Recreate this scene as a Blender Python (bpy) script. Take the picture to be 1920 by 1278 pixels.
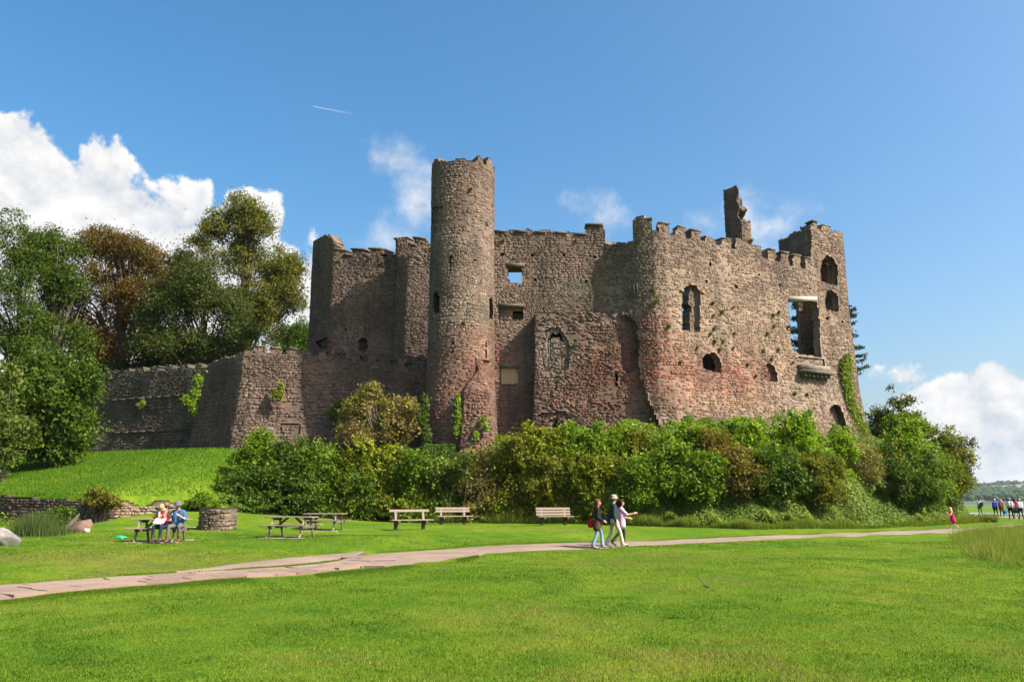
import bpy, bmesh, math, random
import numpy as np
from mathutils import Vector, Matrix

for o in list(bpy.data.objects):
    bpy.data.objects.remove(o)
SC = bpy.context.scene
COL = SC.collection
R = math.radians

# ------------------------------------------------------------------ camera
EYE, PITCH, LENS = 1.66, R(11.29), 28.0
cam_d = bpy.data.cameras.new('camera')
cam_d.lens = LENS; cam_d.sensor_width = 36.0; cam_d.sensor_fit = 'HORIZONTAL'
cam_d.clip_start = 0.1; cam_d.clip_end = 20000
cam = bpy.data.objects.new('camera', cam_d); COL.objects.link(cam)
cam.location = (0, 0, EYE); cam.rotation_euler = (math.pi / 2 + PITCH, 0, 0)
SC.camera = cam

# ------------------------------------------------------------------ light: sun from the right, a little behind the camera
SUN_AZ, SUN_EL = R(65), R(43.5)          # azimuth from "towards the camera" round to the right
sd = Vector((math.sin(SUN_AZ) * math.cos(SUN_EL), -math.cos(SUN_AZ) * math.cos(SUN_EL), math.sin(SUN_EL)))
sun_l = bpy.data.lights.new('sun', 'SUN'); sun_l.energy = 5.0; sun_l.angle = R(0.5); sun_l.color = (1.0, 0.93, 0.82)
sun = bpy.data.objects.new('sun', sun_l); COL.objects.link(sun)
sun.rotation_euler = sd.to_track_quat('Z', 'Y').to_euler(); sun.location = (60, -40, 60)
SC.view_settings.view_transform = 'Standard'; SC.view_settings.look = 'None'
SC.view_settings.exposure = 1.22; SC.view_settings.gamma = 1.0; SC.view_settings.use_curve_mapping = False

# ------------------------------------------------------------------ pixel helpers (photograph 1920 x 1278), used to take measurements
FP = LENS / 36.0 * 1920.0
CP, SP = math.cos(PITCH), math.sin(PITCH)
def ray(px, py):
    u = (np.asarray(px, float) - 960.0) / FP; v = (639.0 - np.asarray(py, float)) / FP
    return u, CP - v * SP, SP + v * CP
def at(px, py, D):
    x, y, z = ray(px, py); t = D / y
    return np.array([x * t, D + 0 * t, EYE + z * t])
def gpt(px, py, z=0.0):
    x, y, zz = ray(px, py); t = (z - EYE) / zz
    return float(x * t), float(y * t)
def proj(P):
    P = np.asarray(P, float); x, y, z = P[..., 0], P[..., 1], P[..., 2] - EYE
    f = y * CP + z * SP; up = -y * SP + z * CP
    f = np.where(f < 0.1, 0.1, f)
    return 960 + FP * x / f, 639 - FP * up / f
def mpp(D): return D / FP * 1.02        # metres per photo pixel at distance D

# ------------------------------------------------------------------ world: Nishita sky with cumulus
def ND(nt, typ, **kw):
    n = nt.nodes.new(typ)
    for k, v in kw.items(): setattr(n, k, v)
    return n
class NT:
    def __init__(s, nt): s.nt = nt
    def m(s, op, a, b=None, c=None, clamp=False):
        n = s.nt.nodes.new('ShaderNodeMath'); n.operation = op; n.use_clamp = clamp
        for i, x in enumerate((a, b, c)):
            if x is None: continue
            if isinstance(x, (int, float)): n.inputs[i].default_value = x
            else: s.nt.links.new(x, n.inputs[i])
        return n.outputs[0]
    def vm(s, op, a, b=None, out=0):
        n = s.nt.nodes.new('ShaderNodeVectorMath'); n.operation = op
        for i, x in enumerate((a, b)):
            if x is None: continue
            if isinstance(x, (tuple, list)): n.inputs[i].default_value = x
            else: s.nt.links.new(x, n.inputs[i])
        return n.outputs[out]
    def ss(s, x, a, b):
        n = s.nt.nodes.new('ShaderNodeMapRange'); n.interpolation_type = 'SMOOTHSTEP'
        s.nt.links.new(x, n.inputs[0]); n.inputs[1].default_value = a; n.inputs[2].default_value = b
        return n.outputs[0]
    def noise(s, vec, scale, detail=5, rough=0.55, dist=0.0):
        n = s.nt.nodes.new('ShaderNodeTexNoise'); n.inputs['Scale'].default_value = scale
        n.inputs['Detail'].default_value = detail; n.inputs['Roughness'].default_value = rough; n.inputs['Distortion'].default_value = dist
        if vec is not None: s.nt.links.new(vec, n.inputs['Vector'])
        return n.outputs['Fac']
    def mix(s, f, a, b, mode='MIX'):
        n = s.nt.nodes.new('ShaderNodeMix'); n.data_type = 'RGBA'; n.blend_type = mode
        if isinstance(f, (int, float)): n.inputs[0].default_value = f
        else: s.nt.links.new(f, n.inputs[0])
        for i, x in ((6, a), (7, b)):
            if isinstance(x, (tuple, list)): n.inputs[i].default_value = (x[0], x[1], x[2], 1)
            else: s.nt.links.new(x, n.inputs[i])
        return n.outputs[2]
    def link(s, a, b): s.nt.links.new(a, b)

W = bpy.data.worlds.new('World'); SC.world = W; W.use_nodes = True
wn = NT(W.node_tree); W.node_tree.nodes.clear()
sky = ND(W.node_tree, 'ShaderNodeTexSky', sky_type='NISHITA', sun_disc=False)
sky.sun_elevation = SUN_EL
# Nishita: rotation 0 puts the sun at +Y, growing clockwise towards +X
sky.sun_rotation = math.atan2(sd.x, sd.y)
sky.altitude = 10; sky.air_density = 1.0; sky.dust_density = 3.8; sky.ozone_density = 1.5
hsv = ND(W.node_tree, 'ShaderNodeHueSaturation'); hsv.inputs['Saturation'].default_value = 1.40; hsv.inputs['Hue'].default_value = 0.492
wn.link(sky.outputs[0], hsv.inputs['Color'])
bg = ND(W.node_tree, 'ShaderNodeBackground'); bg.inputs[1].default_value = 0.102
wn.link(hsv.outputs[0], bg.inputs[0])
tc = ND(W.node_tree, 'ShaderNodeTexCoord')
d = tc.outputs['Generated']
sep = ND(W.node_tree, 'ShaderNodeSeparateXYZ'); wn.link(d, sep.inputs[0])
az = wn.m('ARCTAN2', sep.outputs[0], sep.outputs[1]); el = wn.m('ARCSINE', sep.outputs[2])
comb = ND(W.node_tree, 'ShaderNodeCombineXYZ'); wn.link(az, comb.inputs[0]); wn.link(el, comb.inputs[1])
ae = comb.outputs[0]
nz = wn.noise(d, 13.0, 9, 0.60, 0.15)
nzb = wn.noise(wn.vm('ADD', d, (0.012 * sd.x, 0.012 * sd.y, 0.014)), 13.0, 5, 0.55, 0.15)
def azel(px, py):
    x, y, z = ray(px, py); h = math.hypot(x, y)
    return math.atan2(x, y), math.atan2(z, h)
def blobs(lst):
    cur = None
    for (px, py, rx, ry) in lst:
        a, e = azel(px, py); a1, _ = azel(px + rx, py); _, e1 = azel(px, py - ry)
        v = wn.vm('SUBTRACT', ae, (a, e, 0)); v = wn.vm('MULTIPLY', v, (1 / (a1 - a), 1 / (e1 - e), 0))
        L = wn.m('MULTIPLY', wn.m('SUBTRACT', 1.0, wn.vm('LENGTH', v, out=1)), min(rx, ry) / 100.0)
        cur = L if cur is None else wn.m('SMOOTH_MAX', cur, L, 0.12)
    return cur
solid = blobs([(-160, 430, 240, 220), (10, 350, 140, 135), (100, 430, 130, 150), (185, 360, 75, 95), (260, 460, 130, 115), (345, 405, 55, 85),
               (350, 500, 140, 110), (480, 400, 62, 65), (455, 490, 110, 100), (545, 530, 72, 115), (250, 600, 420, 190), (420, 560, 190, 120),
               (1690, 705, 70, 48), (1740, 790, 95, 90), (1790, 745, 80, 70), (1860, 760, 90, 90), (1790, 850, 120, 95), (2010, 770, 110, 100), (1900, 890, 220, 90)])
wisp = blobs([(735, 300, 70, 45), (780, 370, 70, 80), (735, 460, 70, 60), (1085, 385, 50, 32), (1120, 420, 60, 40), (1395, 395, 70, 50), (1500, 395, 75, 50), (1440, 430, 90, 45), (1325, 415, 50, 30)])
# further cumulus round the rest of the horizon, of the same kind as those in view
far = wn.m('MULTIPLY', wn.ss(wn.m('ABSOLUTE', az), 0.75, 1.0), wn.ss(el, 0.42, 0.05))
nfar = wn.noise(d, 2.2, 3, 0.5)
farv = wn.m('SUBTRACT', wn.m('MULTIPLY', far, nfar), 0.33)
n0 = wn.m('SUBTRACT', nz, 0.5)
s1 = wn.ss(wn.m('ADD', solid, wn.m('MULTIPLY', n0, 2.1)), -0.02, 0.17)
s2 = wn.m('MULTIPLY', wn.ss(wn.m('ADD', wisp, wn.m('MULTIPLY', n0, 2.4)), -0.05, 0.9), 0.75)
s3 = wn.ss(wn.m('ADD', farv, wn.m('MULTIPLY', n0, 0.5)), 0.0, 0.1)
cl = wn.m('MAXIMUM', wn.m('MAXIMUM', s1, s2), s3)
above = wn.ss(sep.outputs[2], -0.01, 0.01)
cl = wn.m('MULTIPLY', cl, above)
shade = wn.m('MULTIPLY_ADD', wn.m('SUBTRACT', nz, nzb), 3.4, 0.58, clamp=True)
low = wn.m('MULTIPLY_ADD', wn.ss(el, 0.02, 0.20), 0.30, 0.0)
shade2 = wn.m('ADD', wn.m('MULTIPLY', shade, 0.75), low, clamp=True)
ccol = wn.mix(shade2, (0.46, 0.55, 0.66), (1.03, 1.0, 0.97))
bg2 = ND(W.node_tree, 'ShaderNodeBackground'); bg2.inputs[1].default_value = 0.45
wn.link(ccol, bg2.inputs[0])
mx = ND(W.node_tree, 'ShaderNodeMixShader'); wn.link(cl, mx.inputs[0]); wn.link(bg.outputs[0], mx.inputs[1]); wn.link(bg2.outputs[0], mx.inputs[2])
wo = ND(W.node_tree, 'ShaderNodeOutputWorld'); wn.link(mx.outputs[0], wo.inputs[0])
W.cycles.sampling_method = 'MANUAL'; W.cycles.sample_map_resolution = 512
SC.cycles.max_bounces = 5; SC.cycles.diffuse_bounces = 1; SC.cycles.glossy_bounces = 2; SC.cycles.transmission_bounces = 3
SC.cycles.transparent_max_bounces = 4; SC.cycles.volume_bounces = 0
SC.cycles.use_denoising = True
try:
    SC.cycles.denoiser = 'OPENIMAGEDENOISE'; SC.cycles.denoising_prefilter = 'ACCURATE'
except Exception: pass

# ------------------------------------------------------------------ numeric helpers
RNG = np.random.default_rng(7)
def ss(a, b, x):
    t = np.clip((np.asarray(x, float) - a) / (b - a), 0, 1); return t * t * (3 - 2 * t)
def _h(ix, iy, iz, seed):
    with np.errstate(over='ignore'):
        n = (ix.astype(np.int64) * 374761393 + iy.astype(np.int64) * 668265263 + iz.astype(np.int64) * 2147483647 + seed * 974711) & 0xFFFFFFFF
        n = ((n ^ (n >> 13)) * 1274126177) & 0xFFFFFFFF
        n = (n ^ (n >> 16))
        n = (n * 2246822519) & 0xFFFFFFFF
    return ((n ^ (n >> 15)) & 0xFFFFFF) / float(0xFFFFFF)
def vn(x, y, z=0.0, seed=0):
    x, y, z = np.broadcast_arrays(np.asarray(x, float), np.asarray(y, float), np.asarray(z, float))
    fx, fy, fz = np.floor(x), np.floor(y), np.floor(z)
    tx, ty, tz = x - fx, y - fy, z - fz
    tx = tx * tx * (3 - 2 * tx); ty = ty * ty * (3 - 2 * ty); tz = tz * tz * (3 - 2 * tz)
    ix, iy, iz = fx.astype(np.int64), fy.astype(np.int64), fz.astype(np.int64)
    r = 0
    for dx in (0, 1):
        for dy in (0, 1):
            for dz in (0, 1):
                w = (tx if dx else 1 - tx) * (ty if dy else 1 - ty) * (tz if dz else 1 - tz)
                r = r + w * _h(ix + dx, iy + dy, iz + dz, seed)
    return r
def fbm(x, y, z=0.0, seed=0, o=3):
    r, a, s = 0, 0.5, 0
    for k in range(o):
        r = r + a * vn(np.asarray(x) * 2 ** k, np.asarray(y) * 2 ** k, np.asarray(z) * 2 ** k, seed + k * 17); s += a; a *= 0.5
    return r / s
def inpoly(px, py, poly):
    px = np.asarray(px); py = np.asarray(py); ins = np.zeros(px.shape, bool)
    n = len(poly); j = n - 1
    for i in range(n):
        xi, yi = poly[i]; xj, yj = poly[j]
        if yi != yj:
            c = ((yi > py) != (yj > py)) & (px < (xj - xi) * (py - yi) / (yj - yi) + xi)
            ins ^= c
        j = i
    return ins

# ------------------------------------------------------------------ object helpers
def props(o, label=None, cat=None, group=None, kind=None):
    if label: o['label'] = label
    if cat: o['category'] = cat
    if group: o['group'] = group
    if kind: o['kind'] = kind
    return o
def empty(name, loc, rotz=0.0, label=None, cat=None, group=None, kind=None):
    o = bpy.data.objects.new(name, None); COL.objects.link(o)
    o.location = loc; o.rotation_euler = (0, 0, rotz); o.empty_display_size = 0.2
    return props(o, label, cat, group, kind)
def wloc(o):
    p = Vector((0, 0, 0))
    while o is not None:
        p += o.location; o = o.parent
    return np.array(p)
def raw_mesh(name, verts, faces, cols=None, smooth=False):
    verts = np.ascontiguousarray(verts, dtype=np.float32)
    me = bpy.data.meshes.new(name)
    if isinstance(faces, np.ndarray):
        k = faces.shape[1]; n = len(faces)
        me.vertices.add(len(verts)); me.vertices.foreach_set('co', verts.ravel())
        me.loops.add(n * k); me.loops.foreach_set('vertex_index', np.ascontiguousarray(faces, dtype=np.int32).ravel())
        me.polygons.add(n); me.polygons.foreach_set('loop_start', np.arange(0, n * k, k, dtype=np.int32))
        me.update(calc_edges=True)
    else:
        me.from_pydata([tuple(map(float, v)) for v in verts], [], [tuple(int(i) for i in f) for f in faces]); me.update()
    if cols is not None:
        a = me.color_attributes.new('tint', 'FLOAT_COLOR', 'POINT')
        c = np.ones((len(verts), 4), np.float32); c[:, :3] = cols
        a.data.foreach_set('color', c.ravel())
    if smooth: me.polygons.foreach_set('use_smooth', np.ones(len(me.polygons), bool))
    return me
def mobj(name, verts, faces, mat, parent=None, cols=None, smooth=False, origin=None, world=True):
    """verts in world coordinates; the object's origin goes to `origin` (or the parent's)."""
    verts = np.asarray(verts, float)
    pw = wloc(parent) if parent is not None else np.zeros(3)
    org = np.array(origin, float) if origin is not None else pw
    me = raw_mesh(name, verts - (org if world else 0), faces, cols, smooth)
    if mat is not None: me.materials.append(mat)
    o = bpy.data.objects.new(name, me); COL.objects.link(o)
    if parent is not None: o.parent = parent
    o.location = (org - pw) if world else (0, 0, 0)
    return o
BOXF = [(0, 3, 2, 1), (4, 5, 6, 7), (0, 1, 5, 4), (1, 2, 6, 5), (2, 3, 7, 6), (3, 0, 4, 7)]
def box(name, size, loc, mat, parent, rot=(0, 0, 0), bevel=0.008, jit=0.0, seed=0):
    """local box under parent"""
    bm = bmesh.new(); bmesh.ops.create_cube(bm, size=1.0)
    rr = random.Random(seed)
    for v in bm.verts:
        v.co = Vector((v.co.x * size[0], v.co.y * size[1], v.co.z * size[2]))
        if jit: v.co += Vector((rr.uniform(-jit, jit), rr.uniform(-jit, jit), rr.uniform(-jit, jit)))
    if bevel: bmesh.ops.bevel(bm, geom=list(bm.edges), offset=bevel, segments=1, affect='EDGES', profile=0.5)
    me = bpy.data.meshes.new(name); bm.to_mesh(me); bm.free()
    me.materials.append(mat)
    o = bpy.data.objects.new(name, me); COL.objects.link(o); o.parent = parent
    o.location = loc; o.rotation_euler = rot
    return o
def tube(path, radii, nseg=7):
    """verts, quad faces of a tapered tube along a path (world points)"""
    path = np.asarray(path, float); n = len(path); V = []; Fc = []
    up0 = np.array([0.3, 0.2, 1.0])
    for i in range(n):
        t = path[min(i + 1, n - 1)] - path[max(i - 1, 0)]; t /= (np.linalg.norm(t) + 1e-9)
        a = np.cross(t, up0 if abs(t[2]) < 0.9 else np.array([1.0, 0.1, 0])); a /= np.linalg.norm(a); b = np.cross(t, a)
        th = np.arange(nseg) * 2 * math.pi / nseg
        V.append(path[i] + radii[i] * (np.cos(th)[:, None] * a + np.sin(th)[:, None] * b))
    V = np.concatenate(V)
    for i in range(n - 1):
        for k in range(nseg):
            k2 = (k + 1) % nseg
            Fc.append((i * nseg + k, i * nseg + k2, (i + 1) * nseg + k2, (i + 1) * nseg + k))
    return V, np.array(Fc)
def cat(parts):
    V, Fc, off = [], [], 0
    for v, f in parts:
        V.append(v); Fc.append(np.asarray(f) + off); off += len(v)
    return np.concatenate(V), np.concatenate(Fc)

# ------------------------------------------------------------------ materials
MATS = {}
def new_mat(name):
    m = bpy.data.materials.new(name); m.use_nodes = True; m.node_tree.nodes.clear()
    t = NT(m.node_tree)
    out = ND(m.node_tree, 'ShaderNodeOutputMaterial'); p = ND(m.node_tree, 'ShaderNodeBsdfPrincipled')
    t.link(p.outputs[0], out.inputs[0]); MATS[name] = m
    return m, t, p, out
def bump(t, p, h, strength, dist):
    b = ND(t.nt, 'ShaderNodeBump'); b.inputs['Strength'].default_value = strength; b.inputs['Distance'].default_value = dist
    t.link(h, b.inputs['Height']); t.link(b.outputs[0], p.inputs['Normal'])
def attr(t, n='tint'):
    a = ND(t.nt, 'ShaderNodeAttribute'); a.attribute_name = n; return a.outputs['Color']
def geopos(t): return ND(t.nt, 'ShaderNodeNewGeometry').outputs['Position']

def stone_mat():
    m, t, p, _ = new_mat('weathered_stone')
    g = geopos(t); a = attr(t)
    gs = t.vm('MULTIPLY', g, (1.0, 1.0, 1.9))
    n1 = t.noise(g, 0.38, 6, 0.62, 0.3); n2 = t.noise(gs, 3.6, 7, 0.7, 0.3); n3 = t.noise(gs, 14.0, 5, 0.65)
    f = t.m('MULTIPLY_ADD', n2, 1.15, 0.14)
    f = t.m('MULTIPLY', f, t.m('MULTIPLY_ADD', n1, 1.5, 0.24))
    cc = ND(t.nt, 'ShaderNodeCombineColor')
    for i in range(3): t.link(f, cc.inputs[i])
    c = t.mix(1.0, a, cc.outputs[0], 'MULTIPLY')
    streak = t.noise(t.vm('MULTIPLY', g, (0.9, 0.9, 0.13)), 1.0, 6, 0.65)
    c = t.mix(t.m('MULTIPLY', t.ss(streak, 0.46, 0.66), 0.5), c, (0.052, 0.040, 0.033))
    # pale mortar and lichen flecks, dark weathering, a little algae
    c = t.mix(t.m('MULTIPLY', t.ss(t.noise(gs, 5.0, 6, 0.8, 0.2), 0.57, 0.76), 0.45), c, (0.29, 0.235, 0.19))
    c = t.mix(t.m('MULTIPLY', t.ss(t.noise(gs, 2.6, 6, 0.75, 0.5), 0.56, 0.70), 0.50), c, (0.048, 0.035, 0.032))
    c = t.mix(t.m('MULTIPLY', t.ss(t.noise(g, 0.8, 6, 0.7), 0.60, 0.78), 0.30), c, (0.09, 0.085, 0.045))
    t.link(c, p.inputs['Base Color']); p.inputs['Roughness'].default_value = 0.95; p.inputs['Specular IOR Level'].default_value = 0.15
    bump(t, p, t.m('ADD', n2, t.m('MULTIPLY', n3, 0.7)), 0.7, 0.035)
    return m
M_STONE = stone_mat()
def leaf_mat(name, trans=0.35, rough=0.5, k=0.74):
    m, t, p, out = new_mat(name)
    a = t.mix(1.0, attr(t), (k, k, k), 'MULTIPLY')
    t.link(a, p.inputs['Base Color']); p.inputs['Roughness'].default_value = rough; p.inputs['Specular IOR Level'].default_value = 0.12
    tr = ND(t.nt, 'ShaderNodeBsdfTranslucent')
    c2 = t.mix(1.0, a, (1.25, 1.25, 0.55), 'MULTIPLY'); t.link(c2, tr.inputs[0])
    mxs = ND(t.nt, 'ShaderNodeMixShader'); mxs.inputs[0].default_value = trans
    t.link(p.outputs[0], mxs.inputs[1]); t.link(tr.outputs[0], mxs.inputs[2]); t.link(mxs.outputs[0], out.inputs[0])
    return m
M_LEAF = leaf_mat('leaf', k=0.92); M_LEAFB = leaf_mat('bank_leaf', k=1.0); M_BLADE = leaf_mat('grass_blade', 0.4, 0.6)
def simple(name, col, rough=0.8, var=0.25, scale=8.0, bs=0.0, bd=0.01, spec=0.3, stretch=None):
    m, t, p, _ = new_mat(name)
    g = ND(t.nt, 'ShaderNodeTexCoord').outputs['Object']
    if stretch:
        g = t.vm('MULTIPLY', g, stretch)
    n = t.noise(g, scale, 5, 0.6)
    c = t.mix(n, tuple(x * (1 - var) for x in col), tuple(min(1, x * (1 + var)) for x in col))
    t.link(c, p.inputs['Base Color']); p.inputs['Roughness'].default_value = rough; p.inputs['Specular IOR Level'].default_value = spec
    if bs: bump(t, p, n, bs, bd)
    return m
M_BARK = simple('bark', (0.085, 0.065, 0.045), 0.95, 0.5, 4.0, 0.6, 0.05)
M_BARKP = simple('pale_bark', (0.20, 0.16, 0.12), 0.95, 0.4, 4.0, 0.6, 0.05)
M_WOOD = simple('weathered_wood', (0.215, 0.172, 0.132), 0.85, 0.3, 6.0, 0.4, 0.004, 0.2, (1, 9, 9))
M_WOOD_SHADE = simple('shaded_wood', (0.11, 0.085, 0.062), 0.9, 0.35, 6.0, 0.4, 0.004, 0.2, (1, 9, 9))  # darker copy of the wood, with shade under seats and tabletops painted in
M_PLANK = simple('shutter_wood', (0.40, 0.29, 0.17), 0.85, 0.35, 5.0, 0.4, 0.006, 0.2, (8, 8, 1))
M_LINTEL = simple('pale_lintel', (0.30, 0.265, 0.22), 0.85, 0.2, 4.0, 0.3, 0.01)
M_IRON = simple('iron', (0.04, 0.04, 0.045), 0.6, 0.3, 10.0)
M_CONC = simple('concrete', (0.24, 0.20, 0.17), 0.95, 0.2, 3.0, 0.3, 0.01)
M_SOIL = simple('soil', (0.05, 0.04, 0.028), 1.0, 0.4, 2.0, 0.5, 0.05)
# ================================================================== TERRAIN
def gx(px, D): return (px - 960.0) / FP * D / 1.02
BL = [(-260, 53), (0, 46.5), (100, 44.5), (188, 42.8), (330, 45.2), (430, 47.5), (640, 50), (850, 50.5), (1000, 50), (1200, 48), (1400, 46.5), (1640, 50), (1760, 55), (1838, 62)]
BX = np.array([gx(p, D) for p, D in BL]); BY = np.array([D for p, D in BL], float)
NEAR_E = [(-300, 1159), (0, 1126), (200, 1105), (400, 1090), (560, 1082), (640, 1074), (760, 1062.5), (830, 1052.5), (900, 1042.5), (1000, 1033.5), (1110, 1028.5), (1300, 1017.8), (1500, 1009.3), (1700, 1001.8), (1810, 997.8), (1920, 989.8), (2050, 982.8)]
FAR_E = [(-300, 1128), (0, 1096), (200, 1080), (345, 1073.5), (400, 1070), (560, 1060), (640, 1052.5), (700, 1037), (830, 1026.5), (950, 1021), (1110, 1017), (1300, 1009), (1500, 1002.5), (1700, 995.5), (1810, 990), (1920, 981), (2050, 972)]
PN = np.array([gpt(*p) for p in NEAR_E]); PF = np.array([gpt(*p) for p in FAR_E])
def path_y(x): return np.interp(x, PF[:, 0], PF[:, 1])
def path_n(x): return np.interp(x, PN[:, 0], PN[:, 1])
def base_y(x): return np.interp(x, BX, BY)
def lawn_z(x, y):
    x = np.asarray(x, float); y = np.asarray(y, float)
    z = 0.27 * ss(0.8, 8, y - path_y(x)) * (1 - ss(2, 16, x))
    z = z + 0.95 * ss(29, 47, y) * ss(5, 22, -x)
    # hollow in front of the dark retaining wall
    z = z - 1.25 * ss(35.2, 39.5, y) * ss(18.8, 21.8, -x) * (1 - ss(-0.35, 0.1, y - base_y(x)))
    z = z + (fbm(x * 0.35, y * 0.35, 0, 3, 2) - 0.5) * 0.10 + (fbm(x * 1.6, y * 1.6, 0, 4, 2) - 0.5) * 0.035
    return z
RX_ = [-60, -20, -12, -6, -1, 3, 10, 28, 36, 42]; RZ_ = [4.3, 4.1, 4.7, 4.75, 4.9, 5.5, 6.3, 6.2, 5.0, 4.4]
WX_ = [-60, -22, -15, -8, -3, 2, 8, 16, 30, 42]; WZ_ = [17, 15, 11, 5.0, 3.4, 5.0, 6.3, 8.5, 9.0, 7.0]
XR = BX[-1]
def gz(x, y):
    x = np.asarray(x, float); y = np.asarray(y, float)
    l = lawn_z(x, y)
    dB = y - base_y(x)
    dR = (XR + 0.2 - x) + 0.04 * (y - 62)
    dd = np.minimum(dB, dR)
    w = np.interp(x, WX_, WZ_); t = dd / w
    Lm = ss(15.5, 19, -x)
    pr = ss(0, 1, t) * (1 - Lm) + Lm * (0.17 * ss(0.0, 0.012, t) + 0.83 * np.clip(t, 0, 1) ** 0.95)
    z = l + np.interp(x, RX_, RZ_) * np.where(dd > 0, pr, 0)
    # the shore: beyond the lawn the land falls to the estuary
    e = ss(96, 101, y + 0.12 * np.abs(x - 60)) * (1 - ss(-1, 2.0, dR))
    e2 = ss(130, 160, y)
    z = z * (1 - np.maximum(e, e2)) + (-3.4) * np.maximum(e, e2)
    z = z + 0.75 * ss(280, 292, y)
    return z
def axis(lo, hi, step, far_lo, far_hi):
    a = list(np.arange(lo, hi + 1e-6, step)); s = step
    while a[-1] < far_hi: s *= 1.28; a.append(a[-1] + s)
    s = step; b = [a[0]]
    while b[-1] > far_lo: s *= 1.28; b.append(b[-1] - s)
    return np.array(b[:0:-1] + a)
ax = axis(-48, 58, 0.48, -5000, 6000); ay = axis(4, 106, 0.45, -60, 5000)
GX, GY = np.meshgrid(ax, ay); GZ = gz(GX, GY)
nx_, ny_ = len(ax), len(ay)
I = np.arange(nx_ * ny_).reshape(ny_, nx_)
q = np.stack([I[:-1, :-1], I[:-1, 1:], I[1:, 1:], I[1:, :-1]], -1).reshape(-1, 4)
# ground kind: r = soil under the bank's growth, g = worn / dry lawn
dB = GY - base_y(GX); dRr = (XR - GX)
soil = ss(-0.25, 0.5, np.minimum(dB, dRr)) * ss(16.5, 14.5, -GX)
tw = gx(870, 52)
topg = np.exp(-(((GX - tw) / 6.0) ** 2)) * ss(2.3, 3.2, dB)
soil = soil * (1 - topg)
worn = np.zeros_like(GX)
for (px, py, sx, sy, a) in [(130, 1055, 4.0, 1.0, 0.9), (330, 1045, 3.5, .8, 0.7), (1035, 998, 3.0, 1.6, .5), (1150, 1150, 3, .5, .25)]:
    cx, cy = gpt(px, py, 0.1); worn += a * np.exp(-(((GX - cx) / sx) ** 2 + ((GY - cy) / sy) ** 2))
cols = np.stack([soil, np.clip(worn, 0, 1), 0 * soil], -1).reshape(-1, 3)
def ground_mat():
    m, t, p, _ = new_mat('lawn_turf')
    g = geopos(t); a = attr(t); s3 = ND(t.nt, 'ShaderNodeSeparateColor'); t.link(a, s3.inputs[0])
    n1 = t.noise(g, 0.16, 4, 0.6); n2 = t.noise(g, 0.9, 5, 0.65, 0.5); n3 = t.noise(g, 9.0, 5, 0.7); n4 = t.noise(g, 42.0, 3, 0.6)
    c = t.mix(t.ss(n1, 0.35, 0.68), (0.066, 0.130, 0.008), (0.118, 0.168, 0.012))
    c = t.mix(t.m('MULTIPLY', t.ss(n2, 0.42, 0.68), 0.8), c, (0.038, 0.098, 0.007))
    c = t.mix(t.m('MULTIPLY', t.ss(t.noise(g, 0.55, 5, 0.7), 0.57, 0.75), 0.55), c, (0.135, 0.155, 0.018))
    c = t.mix(t.m('MULTIPLY', s3.outputs[1], t.m('MULTIPLY_ADD', n2, 0.9, 0.25)), c, (0.120, 0.098, 0.030))
    v = t.m('MULTIPLY_ADD', n3, 1.1, 0.44); v = t.m('MULTIPLY', v, t.m('MULTIPLY_ADD', n4, 0.9, 0.54))
    cc = ND(t.nt, 'ShaderNodeCombineColor')
    for i in range(3): t.link(v, cc.inputs[i])
    c = t.mix(1.0, c, cc.outputs[0], 'MULTIPLY')
    c = t.mix(s3.outputs[0], c, (0.030, 0.034, 0.014))
    t.link(c, p.inputs['Base Color']); p.inputs['Roughness'].default_value = 0.95; p.inputs['Specular IOR Level'].default_value = 0.04
    bump(t, p, t.m('ADD', n3, t.m('MULTIPLY', n4, 0.7)), 0.7, 0.05)
    return m
M_GROUND = ground_mat()
ground = mobj('ground', np.stack([GX, GY, GZ], -1).reshape(-1, 3), q, M_GROUND, None, cols, True)
props(ground, kind='structure')

# ---------------- estuary water
mw, t, p, _ = new_mat('estuary_water')
p.inputs['Base Color'].default_value = (0.16, 0.20, 0.22, 1); p.inputs['Roughness'].default_value = 0.25
bump(t, p, t.noise(geopos(t), 1.5, 3), 0.3, 0.05)
xs = np.linspace(-600, 1200, 10); ys = np.linspace(98, 420, 6); WXX, WYY = np.meshgrid(xs, ys)
I = np.arange(60).reshape(6, 10); qq = np.stack([I[:-1, :-1], I[:-1, 1:], I[1:, 1:], I[1:, :-1]], -1).reshape(-1, 4)
props(mobj('water', np.stack([WXX, WYY, 0 * WXX - 2.95], -1).reshape(-1, 3), qq, mw), kind='structure')

# ---------------- hills across the water
def hill_z(x, y):
    base = ss(700, 2300, y)
    return -2.6 + base * (30 + 30 * ss(1150, 1700, x) + 26 * (fbm(x / 700, y / 700, 0, 21, 3) - 0.45)) - 10 * (1 - ss(560, 720, y)) * 0.05
hx = np.linspace(-2600, 4200, 150); hy = np.linspace(560, 4200, 90); HX, HY = np.meshgrid(hx, hy); HZ = hill_z(HX, HY)
I = np.arange(HX.size).reshape(HX.shape); qq = np.stack([I[:-1, :-1], I[:-1, 1:], I[1:, 1:], I[1:, :-1]], -1).reshape(-1, 4)
mh, t, p, _ = new_mat('far_fields')
g = geopos(t); g2 = t.vm('MULTIPLY', g, (1.0, 0.55, 0.0))
vo = ND(t.nt, 'ShaderNodeTexVoronoi'); vo.inputs['Scale'].default_value = 1 / 150.0; t.link(g2, vo.inputs['Vector'])
ve = ND(t.nt, 'ShaderNodeTexVoronoi'); ve.feature = 'DISTANCE_TO_EDGE'; ve.inputs['Scale'].default_value = 1 / 150.0; t.link(g2, ve.inputs['Vector'])
sc_ = ND(t.nt, 'ShaderNodeSeparateColor'); t.link(vo.outputs['Color'], sc_.inputs[0])
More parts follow.
